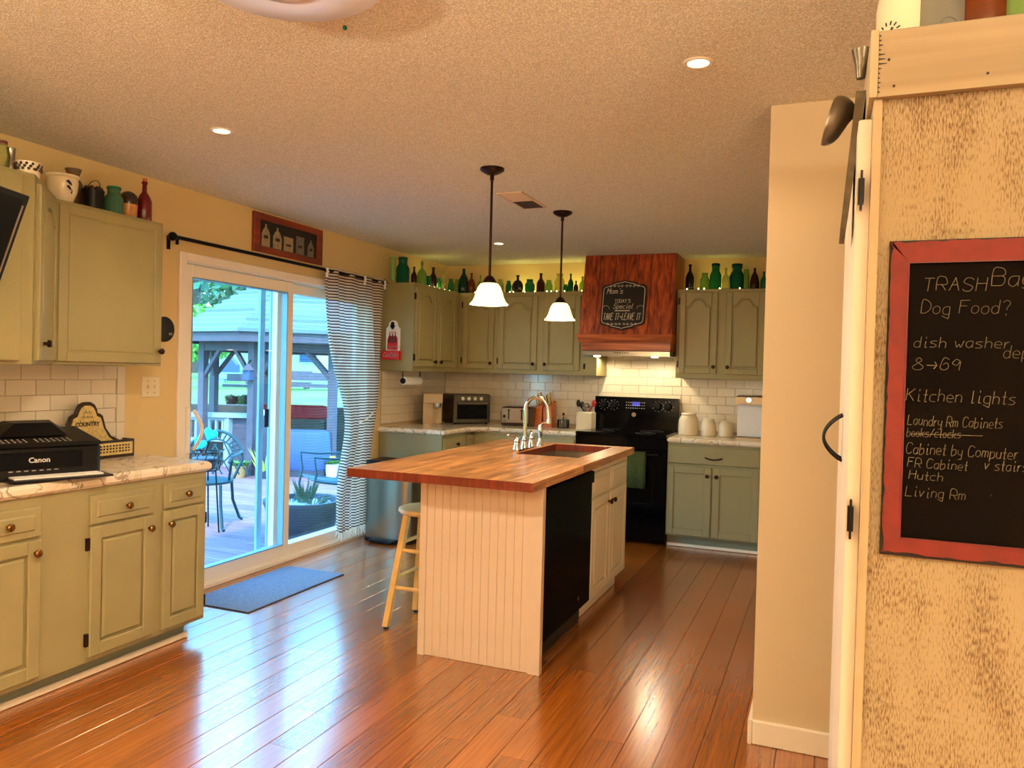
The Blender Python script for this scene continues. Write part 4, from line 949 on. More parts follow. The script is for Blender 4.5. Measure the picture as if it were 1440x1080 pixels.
m = MB(); m.hexa([TP(.08, -.12, LZ + .172), TP(Lp - .1, -.12, LZ + .172), TP(Lp - .08, -.30, LZ + .20), TP(.06, -.30, LZ + .20)], [TP(.16, -.2, LZ + .222), TP(Lp - .14, -.2, LZ + .222), TP(Lp - .12, -.29, LZ + .228), TP(.14, -.29, LZ + .228)]); m.build('document_feeder', 'black_plastic', P, smooth=False)
m = MB(); r_ = random.Random(5)
for i in range(3):
    for j in range(14):
        if 5 < j < 7: continue
        u, d, = .05 + .021 * j, -.035 - .022 * i; z = LZ + .150 + .045 * (-d - .02) / .28 + .002
        m.hexa([TP(u, d, z), TP(u + .007, d, z), TP(u + .007, d - .004, z + .001), TP(u, d - .004, z + .001)], [TP(u, d, z + .0012), TP(u + .007, d, z + .0012), TP(u + .007, d - .004, z + .0018), TP(u, d - .004, z + .0018)])
tag(m.build('control_buttons', 'mark', lid), kind='stuff')
m = MB(); m.tb(TP, .05, Lp - .08, LZ + .045, LZ + .115, 0, .004, .002); m.build('front_door', 'black_gloss', body)
for i in range(7):
    m = MB(); m.tb(TP, .085 + .028 * i, .1 + .028 * i, LZ + .038, LZ + .041, 0, .002); m.build('slot', 'mark', body)
ftext('maker_name', 'Canon', TP, .155, LZ + .073, .030, 'mark', body, d=.005, bold=.0006)
m = MB(); m.tb(TPt, .07, Lp + .01, -.02, .105, LZ + .006, LZ + .014, .002); tr_ = m.build('output_tray', 'black_plastic', P)
m = MB(); m.tb(TPt, .085, Lp - .02, -.015, .075, LZ + .0145, LZ + .02); m.build('paper', 'paper', tr_)
m = MB(); m.tb(TP, .018, .034, LZ + .052, LZ + .066, 0, .0015); m.tb(TP, .014, .04, LZ + .038, LZ + .044, 0, .0015); m.build('badge', 'mark', body)
B = thing('box_sign_caddy', (-3.46, 2.95, LZ), 'vintage wooden countertop caddy with arched printed sign back, behind the printer', 'caddy')
bx = -3.50; T = faceX(bx); yc = 2.865
half = [(.195, 0), (.195, .085), (.15, .105), (.115, .15), (.095, .215), (.075, .228), (.065, .228), (.06, .25), (.045, .275), (.02, .288)]
pl = [(yc + a, LZ + .0 + b_) for a, b_ in half] + [(yc - a, LZ + b_) for a, b_ in reversed(half)]
m = MB(); m.plate(T, pl, 0, .016, .003); m.build('sign_back', 'dark_ceramic', B)
half2 = [(.175, .02), (.172, .075), (.13, .10), (.10, .145), (.078, .205), (.055, .215), (.048, .235), (.035, .258), (.015, .27)]
m = MB(); m.plate(T, [(yc + a, LZ + b_) for a, b_ in half2] + [(yc - a, LZ + b_) for a, b_ in reversed(half2)], .0161, .0185); m.build('printed_face', 'caddy_tan', B)
m = MB(); r_ = random.Random(8)
for zc, w_, n_ in ((.235, .05, 5), (.21, .07, 7), (.185, .11, 9)):
    for i in range(n_):
        u = yc - w_ / 2 + w_ * i / n_; m.tube([T(u, .0187, LZ + zc), T(u + .004, .0187, LZ + zc + .012 * r_.random()), T(u + .008, .0187, LZ + zc - .006)], .0014, 4)
m.build('faded_print', 'print_dark', B)
ftext('printed_words', 'COUNTRY', T, yc, LZ + .165, .029, 'print_dark', B, bold=.0008, d=.0195, align='CENTER')
m = MB(); yb0, yb1 = 2.70, 3.088
m.box(bx + .017, bx + .085, yb0, yb1, LZ, LZ + .008); m.box(bx + .017, bx + .085, yb0, yb0 + .01, LZ, LZ + .092); m.box(bx + .017, bx + .085, yb1 - .01, yb1, LZ, LZ + .092); m.box(bx + .085, bx + .094, yb0, yb1, LZ, LZ + .092, .002); m.build('tray_box', 'dark_ceramic', B)
m = MB(); m.tb(faceX(bx + .094), yb0 + .015, yb1 - .012, LZ + .016, LZ + .078, 0, .0015); m.build('printed_front', 'caddy_tan', B)
m = MB()
for i in range(3):
    for j in range(14): m.tb(faceX(bx + .0956), yb0 + .1 + .019 * j, yb0 + .1 + .019 * j + .009 + .005 * r_.random(), LZ + .058 - .015 * i, LZ + .067 - .015 * i, 0, .0008)
m.build('faded_print', 'print_dark', B)

# ================================================================ REAR COUNTER THINGS
CZ2 = CZ + .0005
def rot(cx, cy, ang):
    c_, s_ = math.cos(ang), math.sin(ang)
    return lambda u, d, z: (cx + u * c_ + d * s_, cy + u * s_ - d * c_, z)     # u along width, d toward the front
W_ = thing('coffee_maker', (-3.36, 6.30, CZ2), 'beige countertop coffee maker left of the toaster oven', 'coffee maker'); T = rot(-3.35, 6.36, math.radians(30)); TH = lambda u, d, z: T(u, z, d)
m = MB(); m.tb(TH, -.085, .085, -.13, .02, CZ2, CZ2 + .285, .008); m.tb(TH, -.085, .085, .02, .13, CZ2 + .20, CZ2 + .285, .008); m.tb(TH, -.085, -.0, .02, .10, CZ2, CZ2 + .2, .004); m.build('body', 'beige_plastic', W_)
m = MB(); m.lathe(T(.04, .09, CZ2 + .16), [(.03, 0), (.034, .02), (.034, .105)], 18); m.build('brew_head', 'chrome', W_)
m = MB(); m.lathe(T(.04, .08, CZ2), [(.045, 0), (.048, .008), (.044, .014)], 20); m.build('drip_tray', 'chrome', W_)
O_ = thing('toaster_oven', (-3.1, 6.75, CZ2), 'black and steel toaster oven in the kitchen corner', 'toaster oven')
pL, pR = at(637, 590, 'Y', 6.47), at(689, 592, 'Y', 6.75)
ang = math.atan2(pR.y - pL.y, pR.x - pL.x); wo_ = math.hypot(pR.x - pL.x, pR.y - pL.y); T = rot((pL.x + pR.x) / 2, (pL.y + pR.y) / 2, ang); TH = lambda u, d, z: T(u, z, d); hwo = wo_ / 2
oz, oh = CZ2 + .012, .27
for a in (-1, 1):
    for q in (-.02, -.26): m = MB(); m.lathe(T(a * (hwo - .03), q, CZ2), [(.012, 0), (.012, .013)], 10); m.build('foot', 'black_plastic', O_)
m = MB(); m.tb(TH, -hwo, hwo, -.27, -.004, oz, oz + oh, .012); m.build('housing', 'dark_ceramic', O_)
m = MB(); m.frame(T, -hwo + .004, hwo - .004, oz + .004, oz + oh - .006, .022, -.004, .006, .002, wt=.075); fr_ = m.build('front_frame', 'dark_steel', O_)
m = MB(); m.tb(T, -hwo + .026, hwo - .026, oz + .026, oz + .182, -.004, .004); dg = m.build('glass_door', 'black_gloss', O_)
m = MB(); m.tube([T(-hwo + .04, .028, oz + .187), T(hwo - .04, .028, oz + .187)], .007, 8); m.tube([T(-hwo + .05, .028, oz + .187), T(-hwo + .05, .0, oz + .187)], .005, 6); m.tube([T(hwo - .05, .028, oz + .187), T(hwo - .05, .0, oz + .187)], .005, 6); m.build('door_handle', 'steel', dg)
m = MB(); m.frame(T, -hwo + .026, hwo - .026, oz + .026, oz + .182, .010, .004, .006); m.build('door_trim', 'dark_steel', dg)
for i in range(4):
    u = -hwo + .085 + .062 * i; c = Vector(T(u, .006, oz + .228)); n_ = (Vector(T(u, 1, 0)) - Vector(T(u, 0, 0))).normalized()
    m = MB(); m.tube([c, c + n_ * .018], .017, 16); m.tube([c + n_ * .018, c + n_ * .021], .013, 16); m.build('dial', 'chrome', fr_)
Tt = thing('toaster', (-2.80, 6.8, CZ2), 'stainless four slice toaster left of the gooseneck faucet', 'toaster')
q0, q1 = at(705, 590, 'Y', 6.66), at(743, 592, 'Y', 6.70); T = rot((q0.x + q1.x) / 2, (q0.y + q1.y) / 2, math.atan2(q1.y - q0.y, q1.x - q0.x)); TH = lambda u, d, z: T(u, z, d); ht = math.hypot(q1.x - q0.x, q1.y - q0.y) / 2
m = MB(); m.tb(TH, -ht, ht + .05, -.21, -.002, CZ2 + .008, CZ2 + .175, .012); m.build('housing', 'dark_ceramic', Tt)
m = MB(); m.tb(TH, -ht + .01, ht + .04, -.2, -.01, CZ2, CZ2 + .01); m.build('base', 'black_plastic', Tt)
m = MB(); m.tb(T, -ht + .004, ht - .002, CZ2 + .03, CZ2 + .165, -.004, .004, .002); fp = m.build('front_plate', 'steel', Tt)
for u in (-ht * .45, ht * .5): m = MB(); m.tb(T, u - .006, u + .006, CZ2 + .06, CZ2 + .155, .004, .006); m.tb(T, u - .012, u + .012, CZ2 + .14, CZ2 + .148, .004, .02, .002); m.build('lever_slot', 'black_plastic', fp)
for u in (-ht * .78, ht * .80): m = MB(); m.tb(T, u - .012, u + .012, CZ2 + .075, CZ2 + .10, .004, .008, .002); m.build('control_pad', 'black_plastic', fp)
for i in range(8): m = MB(); m.tb(T, -ht * .82 + i * ht * .23, -ht * .82 + i * ht * .23 + .012, CZ2 + .042, CZ2 + .052, .004, .007, .002); m.build('button', 'chrome', fp)
for q in (-.07, -.14): m = MB(); m.tb(TH, -ht + .03, ht + .02, q - .012, q + .012, CZ2 + .1745, CZ2 + .1765); m.build('bread_slot', 'black_plastic', Tt)
def knifeblock(u, dx, label, lean):
    p = at(u, 590, 'Y', 6.80); x = p.x
    K = thing('knife_block', (x, 6.80, CZ2), label, 'knife block')
    m = MB(); m.hexa([(x - dx, 6.76, CZ2), (x + dx, 6.76, CZ2), (x + dx, 6.90, CZ2), (x - dx, 6.90, CZ2)], [(x - dx - lean, 6.80, CZ2 + .17), (x + dx - lean, 6.80, CZ2 + .20), (x + dx - lean, 6.93, CZ2 + .24), (x - dx - lean, 6.93, CZ2 + .22)]); m.build('block', 'knife_block', K, smooth=False)
    for i in range(4):
        xx = x - dx - lean + .016 + (2 * dx - .03) * i / 3; zz = CZ2 + .185 + .012 * i
        m = MB(); m.tube([(xx, 6.84 + .03 * (i % 2), zz), (xx - .01, 6.80 + .03 * (i % 2), zz + .09)], .0085, 8, .0095); m.ball((xx - .01, 6.80 + .03 * (i % 2), zz + .09), .0095, 8); m.build('knife_handle', 'knife_handle' if i != 1 else 'black_plastic', K)
knifeblock(758, .035, 'short wooden knife block right of the toaster, behind the faucet', .01); knifeblock(772, .04, 'tall wooden knife block with pale handled knives by the spice set', .02)
p = at(792, 598, 'Y', 6.80)
K = thing('cruet_set', (p.x, 6.8, CZ2), 'small wire rack of glass shakers between knife block and utensil crock', 'shaker set')
m = MB(); m.frame(faceY(6.76), p.x - .045, p.x + .045, CZ2, CZ2 + .075, .004, -.08, 0); m.build('rack', 'iron', K)
for i, dxx in enumerate((-.028, .0, .028)):
    m = MB(); m.lathe((p.x + dxx, 6.79 + .02 * (i % 2), CZ2 + .006), [(.013, 0), (.014, .05), (.012, .07)], 12); bt = m.build('glass_shaker', 'glass_water', K); m = MB(); m.lathe((p.x + dxx, 6.79 + .02 * (i % 2), CZ2 + .0765), [(.013, 0), (.013, .012), (.006, .018)], 12); m.build('cap', 'chrome', bt)
m = MB(); m.tube([(p.x, 6.80, CZ2 + .08), (p.x, 6.80, CZ2 + .12)], .004, 6); m.ball((p.x, 6.80, CZ2 + .125), .012); m.build('rack_handle', 'iron', K)
p = at(824, 600, 'Y', 6.74)
U = thing('utensil_crock', (p.x, 6.74, CZ2), 'cream square crock of kitchen utensils left of the range', 'utensil holder')
m = MB(); m.box(p.x - .07, p.x + .07, 6.67, 6.81, CZ2, CZ2 + .16, .012); m.build('crock', 'cream_ceramic', U)
def utensil(label, pts, r, r2, head, m_):
    t = thing('utensil', pts[0], label, 'utensil', 'utensils in the crock'); m = MB(); m.tube(pts, r, 8, r2); m.build('shaft', m_, t)
    m = MB(); e = Vector(pts[-1]); m.ball(e, head[0], 12, head[1], 1, head[2]); m.build('head', m_, t)
zc = CZ2 + .162
utensil('black slotted spoon leaning left in the cream crock', [(p.x - .02, 6.74, zc - .0), (p.x - .07, 6.72, zc + .07)], .006, .008, (.02, 1.7, .4), 'black_plastic')
utensil('black spatula leaning left in the cream crock, behind the spoon', [(p.x - .01, 6.76, zc), (p.x - .045, 6.76, zc + .06)], .006, .008, (.02, 1.4, .4), 'dark_ceramic')
utensil('steel whisk standing in the cream crock', [(p.x, 6.74, zc), (p.x + .01, 6.73, zc + .05)], .005, .006, (.024, 1.1, .8), 'steel')
utensil('steel ladle leaning right in the cream crock', [(p.x + .01, 6.76, zc), (p.x + .03, 6.75, zc + .04)], .005, .006, (.022, .8, .8), 'steel')
utensil('red spatula leaning right in the cream crock', [(p.x + .03, 6.74, zc), (p.x + .075, 6.72, zc + .075)], .006, .009, (.022, 1.4, .4), 'red_plastic')
def canister(u, base, top, wpx, label):
    p = at(u, base, 'Y', 6.72); ht_ = (base - top) / 160.0 * 1.0; r = wpx / 160.0 / 2 * 1.0
    c_ = thing('canister', (p.x, 6.72, CZ2), label, 'canister', 'cream canisters by the range')
    m = MB(); m.lathe((p.x, 6.72, CZ2), [(r * .9, 0), (r, .006), (r * 1.02, ht_ * .3), (r * .98, ht_ * .62), (r * .80, ht_ * .80), (r * .68, ht_ * .86)], 32); m.build('jar', 'canister', c_)
    m = MB(); m.lathe((p.x, 6.72, CZ2 + ht_ * .861), [(r * .74, 0), (r * .78, ht_ * .03), (r * .72, ht_ * .08), (r * .3, ht_ * .1), (r * .1, ht_ * .105)], 28); m.build('lid', 'canister', c_)
canister(968, 609, 577, 27, 'largest cream ceramic canister, nearest the range'); canister(996, 610, 585, 20, 'middle sized cream ceramic canister'); canister(1020, 611, 588, 19, 'smallest cream ceramic canister, next to the coffee maker')
p = at(1053, 612, 'Y', 6.70)
K = thing('coffee_maker', (p.x, 6.7, CZ2), 'white and chrome pod coffee maker at the end of the right counter', 'coffee maker')
m = MB(); m.box(p.x - .095, p.x + .1, 6.70, 6.86, CZ2, CZ2 + .30, .012); m.build('body', 'white_plastic', K)
m = MB(); m.box(p.x - .10, p.x + .105, 6.60, 6.87, CZ2 + .285, CZ2 + .355, .012); hd = m.build('brew_head', 'steel', K)
m = MB(); m.lathe((p.x, 6.595, CZ2 + .32), [(.02, 0), (.022, .006)], 16, axis='Y'); m.build('dial', 'chrome', hd)
m = MB(); m.box(p.x - .095, p.x + .1, 6.60, 6.86, CZ2, CZ2 + .018, .006); m.build('drip_base', 'steel', K)

# ================================================================ BOTTLES ON THE CABINET TOPS
PR = {'mason': [(.85, 0), (.95, .03), (.95, .62), (.72, .76), (.62, .80), (.62, .98), (.66, 1)],
 'jar': [(.9, 0), (1, .04), (1, .70), (.8, .82), (.72, .86), (.76, 1)],
 'bottle': [(.9, 0), (1, .03), (1, .50), (.7, .64), (.34, .74), (.30, .93), (.40, .94), (.40, 1)],
 'flask': [(.5, 0), (.62, .02), (.95, .2), (1, .36), (.92, .52), (.6, .68), (.24, .74), (.22, .93), (.34, .94), (.34, 1)],
 'jug': [(.85, 0), (1, .05), (.98, .35), (.75, .62), (.32, .80), (.24, .86), (.26, 1)],
 'finial': [(.9, 0), (1, .03), (1, .5), (.55, .64), (.2, .7), (.2, .82), (.35, .86), (.25, .94), (.1, 1)],
 'tumbler': [(.8, 0), (.85, .02), (1, 1)], 'big': [(.8, 0), (.98, .06), (1, .58), (.7, .78), (.6, .82), (.6, .90), (.68, .92), (.68, 1)]}
def bottle(u, vt, wpx, kind, m_, label, plane=('Y', 6.80), zb=2.1335, lid=None, name='glass_bottle', cat='bottle', flat=1, group='old glassware on the cabinet tops'):
    q = at(u, 400, *plane); t = (2.25 - CAM_Z); p = Vector((q.x, q.y, zb))
    ztop = at(u, vt, *plane).z; h_ = ztop - zb; r = wpx / FPX * (q - EYE).dot(FW) / 2
    T_ = thing(name, p, label, cat, group)
    m = MB(); k = .90 if lid else 1
    m.lathe(p, [(a * r, b_ * h_ * k) for a, b_ in PR[kind]], 20, 1, flat); m.build('body', m_, T_)
    if lid: m = MB(); rr_ = PR[kind][-1][0] * r * 1.05; m.lathe(p + Vector((0, 0, h_ * .903)), [(rr_, 0), (rr_, h_ * .08), (rr_ * .8, h_ * .097)], 20, 1, flat); m.build('lid', lid, T_)
    return T_
LP = ('X', -3.36)
for a in ((552, 361, 9, 'tumbler', 'glass_pale', 'tall pale green vase, leftmost on the corner cabinet top'), (566, 361.5, 20, 'mason', 'glass_emerald', 'large emerald green lidded jar above the corner cabinet side', 'glass_emerald'),
          (582, 375, 9, 'bottle', 'glass_amber', 'dark amber bottle right of the large emerald jar'), (593, 366, 13, 'finial', 'glass_pale', 'pale green jar with tall finial stopper'), (602, 388, 10, 'jar', 'glass_green', 'low green jar in front of the brown flask'),
          (609, 376, 12, 'bottle', 'glass_amber', 'wide dark brown bottle left of the clear stoppered bottle'), (616, 391, 9, 'jar', 'glass_green', 'short green jar left of the clear stoppered bottle'), (624, 380, 7, 'finial', 'glass_clear', 'slim clear bottle with pointed stopper'),
          (634, 392, 9, 'mason', 'glass_green', 'small green mason jar nearest the cabinet corner')):
    bottle(*a[:6], plane=LP, lid=a[6] if len(a) > 6 else None)
for a in ((643, 393, 8, 'jar', 'glass_pale', 'small pale jar in the cabinet corner'), (652, 378, 16, 'jug', 'glass_teal', 'dark green demijohn left of the nearer pendant'), (663, 384, 11, 'flask', 'glass_rust', 'rust brown flask right of the green demijohn'),
          (675.5, 387, 7, 'bottle', 'glass_pale', 'slim pale green bottle just left of the nearer pendant'), (704, 393, 9, 'jar', 'glass_clear', 'brownish clear jar just right of the nearer pendant'), (715.5, 395, 9, 'mason', 'glass_green', 'small green mason jar left of the round dark flask'),
          (728, 387, 17, 'flask', 'glass_dark', 'round dark flask bottle between two green jars', None, .45), (745, 393, 15, 'mason', 'glass_green', 'wide green mason jar right of the round dark flask'), (760.5, 384.5, 12, 'bottle', 'glass_amber', 'dark purple bottle between the wide and the light mason jar'),
          (772, 394, 11, 'mason', 'glass_pale', 'light green mason jar left of the farther pendant rod'), (787, 385, 14, 'big', 'glass_clear', 'tall clear jar behind the farther pendant rod'), (795.5, 400, 7, 'jar', 'glass_green', 'tiny green jar right of the farther pendant rod'),
          (802.5, 385, 8, 'bottle', 'glass_bottle', 'bright green slim bottle near the hood'), (810, 395, 7, 'bottle', 'glass_amber', 'small brown bottle near the hood'), (819, 389, 9, 'bottle', 'glass_pale', 'light green bottle touching the left side of the hood'),
          (970, 372, 12, 'bottle', 'glass_dark', 'dark figural bottle just right of the hood'), (991, 384, 14, 'mason', 'glass_pale', 'low pale green jar right of the dark figural bottle'), (1006, 370.5, 17, 'mason', 'glass_green', 'large green mason jar with dark lid on the right cabinet', 'glass_teal'),
          (1020.5, 377, 11, 'bottle', 'glass_clear', 'clear amber bottle between two large jars'), (1036, 371, 21, 'big', 'glass_emerald', 'big emerald jar with flared dark lid on the right cabinet', 'glass_teal'), (1049, 379, 9, 'jar', 'glass_pale', 'pale green glass right of the big emerald jar'),
          (1061, 377, 13, 'jug', 'glass_amber', 'dark brown cone shaped bottle near the tan column'), (1074, 382, 9, 'bottle', 'glass_green', 'small green bottle partly hidden by the tan column')):
    bottle(*a[:6], lid=a[6] if len(a) > 6 else None, flat=a[7] if len(a) > 7 else 1)
def fairy(pts, label):
    F_ = thing('fairy_lights', pts[0], label, 'string lights'); m = MB(); wp = []
    for a, c in zip(pts, pts[1:]): wp += [Vector(a), (Vector(a) + Vector(c)) / 2 + Vector((.01, -.008, .004))]
    m.tube(wp + [Vector(pts[-1])], .0014, 4); m.build('wire', 'glass_green', F_)
    for i, q in enumerate(pts): m = MB(); m.ball(Vector(q) + Vector((0, 0, .004)), .0055, 8); m.build('bulb', 'fairy_glow', F_)
fz = 2.139
fairy([tuple(at(u, 410, 'Y', 6.72).xy) + (fz,) for u in (668, 682, 717, 722, 738, 752, 769, 775, 783, 794, 818)], 'string of tiny warm lights among the bottles left of the hood')
fairy([(-3.30, 6.15 + .1 * i, fz) for i in range(5)], 'string of tiny warm lights on the corner cabinet top')
fairy([tuple(at(u, 410, 'Y', 6.70).xy) + (fz,) for u in (966, 982, 990, 1012, 1040)], 'string of tiny warm lights right of the hood')
for q, e in (((-3.36, 6.4, 2.17), 1.3), ((-2.7, 6.86, 2.17), 1.3), ((-2.2, 6.86, 2.17), 1.3), ((-.9, 6.86, 2.17), .8)): light('fairy_string_light', 'POINT', q, e, (1, .95, .30), .06)

# ---- things on the near left cabinets
LB = 2.1315
NP = ('X', -3.33)
g_ = 'crocks and jars on the left cabinets'
def pot(u, vt, wpx, prof, m_, label, name, cat, plane=NP, extra=None):
    q = at(u, 260, *plane); p = Vector((q.x, q.y, LB)); h_ = at(u, vt, *plane).z - LB; r = wpx / FPX * (q - EYE).dot(FW) / 2
    t = thing(name, p, label, cat, g_); m = MB(); m.lathe(p, [(a * r, b_ * h_) for a, b_ in prof], 28); m.build('body', m_, t)
    return t, p, r, h_
t, p, r, h_ = pot(88, 247, 43, [(.55, 0), (.62, .05), (.86, .4), (.94, .75), (.90, .88), (1.0, .93), (1.0, 1.0), (.92, .99), (.85, .8), (.3, .3)], 'cream_ceramic', 'cream stoneware bowl with blue bird motif on the wide cabinet', 'stoneware_bowl', 'bowl', ('X', -3.305))
m = MB(); Vd = (EYE - p); Vd.z = 0; Vd.normalize(); Td = Vector((-Vd.y, Vd.x, 0))
c0 = p + Vector((0, 0, h_ * .55)); cc = (Vd + Td * .45).normalized(); tt = Vector((-cc.y, cc.x, 0))
def BT(u, d, z): s_ = math.sqrt(max(0, 1 - (u / (r * .93)) ** 2)); return tuple(c0 + tt * u + cc * (r * .935 * s_ + d) + Vector((0, 0, z)))
for pl in ([(-.012, .0), (-.002, -.012), (.01, -.018), (.004, -.002), (-.004, .006)], [(-.016, .022), (-.004, .03), (.008, .018), (.012, .004), (.0, .010)], [(.006, -.03), (.014, -.012), (.012, -.034)]):
    m.plate(BT, pl, 0, .002)
m.build('bird_motif', 'blue_print', t)
t, p, r, h_ = pot(103, 238, 28, [(.7, 0), (.9, .1), (1, .4), (.85, .66), (.55, .78), (.5, .82), (.75, .98), (.78, 1)], 'brown_ceramic', 'dark brown stoneware jug behind the cream bowl', 'stoneware_jug', 'jug', ('X', -3.44))
t, p, r, h_ = pot(131, 268, 30, [(.75, 0), (.85, .05), (.98, .96), (1, 1)], 'iron', 'dark wire basket of berries left of the aqua jar', 'wire_basket', 'basket', ('X', -3.31))
m = MB(); m.tube([p + Vector((r * .9 * math.cos(a), r * .9 * math.sin(a) * .2, h_ + .05 * math.sin(a))) for a in [PI * i / 10 for i in range(11)]], .002, 6); m.build('bail_handle', 'iron', t)
for i in range(7): m = MB(); m.ball(p + Vector((r * .6 * math.cos(i * .9), r * .6 * math.sin(i * .9), h_ + .006)), .014, 8); m.build('berry', 'dark_ceramic', t)
bottle(158, 262, 27, 'mason', 'glass_aqua', 'aqua green glass mason jar in the middle of the wide left cabinet', ('X', -3.30), LB + .001, 'glass_green', 'mason_jar', 'jar', 1, g_)
t, p, r, h_ = pot(181, 269, 27, [(.72, 0), (.85, .08), (.9, .42), (.92, .5)], 'tan_glaze', 'brown topped tan glazed bean pot beside the red bottle', 'bean_pot', 'crock', ('X', -3.31))
m = MB(); m.lathe(p + Vector((0, 0, h_ * .5)), [(r * .92, 0), (r * .96, h_ * .12), (r * .8, h_ * .35), (r * .5, h_ * .45), (r * .12, h_ * .5)], 24); m.build('brown_cover', 'dark_ceramic', t)
t = bottle(201, 255, 20, 'bottle', 'red_glass', 'deep red glass bottle with cork, rightmost on the left cabinets', ('X', -3.31), LB + .001, None, 'red_bottle', 'bottle', 1, g_)
q = t.location; m = MB(); zt_ = at(201, 255, 'X', -3.31).z; m.lathe((q.x, q.y, zt_), [(.010, 0), (.012, .01), (.012, .016)], 12); m.build('cork', 'cork', t)
NQ = ('X', -3.08)
t, p, r, h_ = pot(40, 229, 32, [(.8, 0), (.85, .2), (.98, .9), (1.0, 1)], 'canister', 'speckled oval dish on the deep cabinet at far left', 'speckled_dish', 'dish', ('X', -3.02))
m = MB()
for i in range(40): a = 2 * PI * i / 40; m.ball(p + Vector((r * .95 * math.cos(a), r * .95 * math.sin(a), h_ * (.55 + .3 * ((i * 7) % 3) / 2))), .006, 6)
m.build('leaf_border', 'dark_ceramic', t)
t, p, r, h_ = pot(15, 208, 16, [(.8, 0), (1, .1), (.9, .5), (.6, .68), (.7, .95), (.8, 1)], 'steel', 'dull metal pitcher between glass jar and speckled dish', 'metal_pitcher', 'pitcher', ('X', -3.08))
bottle(1, 197, 15, 'jar', 'glass_clear', 'glass jar with dark lid at the left photo edge', ('X', -3.08), LB + .001, 'coke_dark', 'glass_jar', 'jar', 1, g_)

# ================================================================ TELEVISION
TVD = Vector((-.374, .927, 0)); TN = Vector((.927, .374, 0))
R0, R1 = Vector((-2.700, 1.970, 1.995)), Vector((-2.700, 1.970, 1.995)) - TN * .14 + Vector((0, 0, -.42))
TVp = thing('television', (-2.6, 1.6, 1.6), 'black tilted wall television at the left edge, over the near cabinets', 'television')
dn = (R1 - R0).normalized(); nn = TVD.cross(dn).normalized(); 
if nn.dot(TN) < 0: nn = -nn
def TTV(u, d, z): return tuple(R0 - TVD * u + dn * z + nn * d)
hh = (R1 - R0).length
m = MB(); m.plate(TTV, [(0, 0), (.72, 0), (.72, hh), (0, hh)], -.03, 0, .003); m.build('housing', 'black_plastic', TVp)
m = MB(); m.plate(TTV, [(.035, .02), (.70, .02), (.70, hh - .02), (.035, hh - .02)], 0, .002); m.build('screen', 'black_satin', TVp)
m = MB(); m.plate(TTV, [(.022, .04), (.028, .04), (.028, hh), (.022, hh)], 0, .004, .001); m.build('silver_trim', 'silver_trim', TVp)
m = MB(); m.tube([TTV(.05, -.03, hh * .6), TTV(.0, -.06, hh * .95), TTV(.08, -.08, hh * 1.05)], .022, 10); m.tube([TTV(.3, -.03, hh * .5), (-2.904, 1.62, 1.75)], .02, 10); m.build('mount_arm', 'black_satin', TVp)

# ================================================================ PANTRY (near right)
PY = 1.5; PX = .0655
C = thing('pantry_cabinet', (.4, 2.0, 0), 'tall distressed cream pantry cabinet with weathered side at the right edge', 'cabinet')
m = MB(); m.box(PX + .010, .72, PY, PY + 1.1, .02, 1.96, .001); m.build('side_panel', 'pantry_side', C)
m = MB(); m.box(PX - .004, PX + .0098, PY - .012, PY + 1.1, .0, 1.893, .002); m.build('face_frame', 'pantry_white', C)
m = MB(); m.box(PX + .001, .74, PY - .022, PY - .003, 1.893, 2.006, .002); m.build('crown_board', 'pantry_pine', C)
m = MB(); m.box(PX - .012, PX + .0005, PY - .024, PY + 1.1, 1.893, 2.009, .002); m.build('crown_return', 'pantry_white', C)
m = MB(); m.box(PX + .001, .74, PY + 1.05, PY + 1.07, 1.961, 2.006, .002); m.build('crown_board', 'pantry_pine', C)
for y0, y1 in ((PY + .02, PY + .53), (PY + .54, PY + 1.07)):
    m = MB(); m.box(PX - .026, PX - .0045, y0, y1, .08, 1.87, .003); dd = m.build('door', 'white_trim', C)
    hy = y1 - .03 if y0 < PY + .3 else y0 + .03
    m = MB(); m.tube([(PX - .026 - .042 * math.sin(PI * i / 16) ** .8, hy, 1.322 - .108 * i / 16) for i in range(17)], .0035, 8); m.build('pull_handle', 'iron', dd)
    m = MB(); m.tb(faceX(PX - .026), hy - .008, hy + .008, 1.20, 1.335, 0, .003, .001); m.build('handle_plate', 'iron', dd)
for z in (1.74, 1.16, .42):
    m = MB(); m.box(PX - .024, PX - .014, PY + .001, PY + .0195, z - .022, z + .022, .001); m.box(PX - .021, PX - .017, PY - .004, PY + .01, z - .035, z + .035, .001); m.build('hinge', 'iron', C)
for q in ((1250, 84), (1257, 121), (1389, 103)):
    p = at(*q, 'Y', PY - .022); m = MB(); m.lathe((p.x, PY - .0235, p.z), [(.0022, 0), (.0022, .002)], 8, axis='Y'); m.build('nail', 'worn_black', C)
r_ = random.Random(4); m = MB()
for z in [1.90 + .008 * i for i in range(13)]:
    L_ = .003 + .012 * r_.random() ** 2; m.hexa([(PX + .001, PY - .0225, z), (PX + .001 + L_, PY - .0225, z + .0008), (PX + .001 + L_, PY - .0225, z + .0016), (PX + .001, PY - .0225, z + .003)], [(PX + .001, PY - .0218, z), (PX + .001 + L_, PY - .0218, z + .0008), (PX + .001 + L_, PY - .0218, z + .0016), (PX + .001, PY - .0218, z + .003)])
m.build('saw_marks', 'worn_black', C)
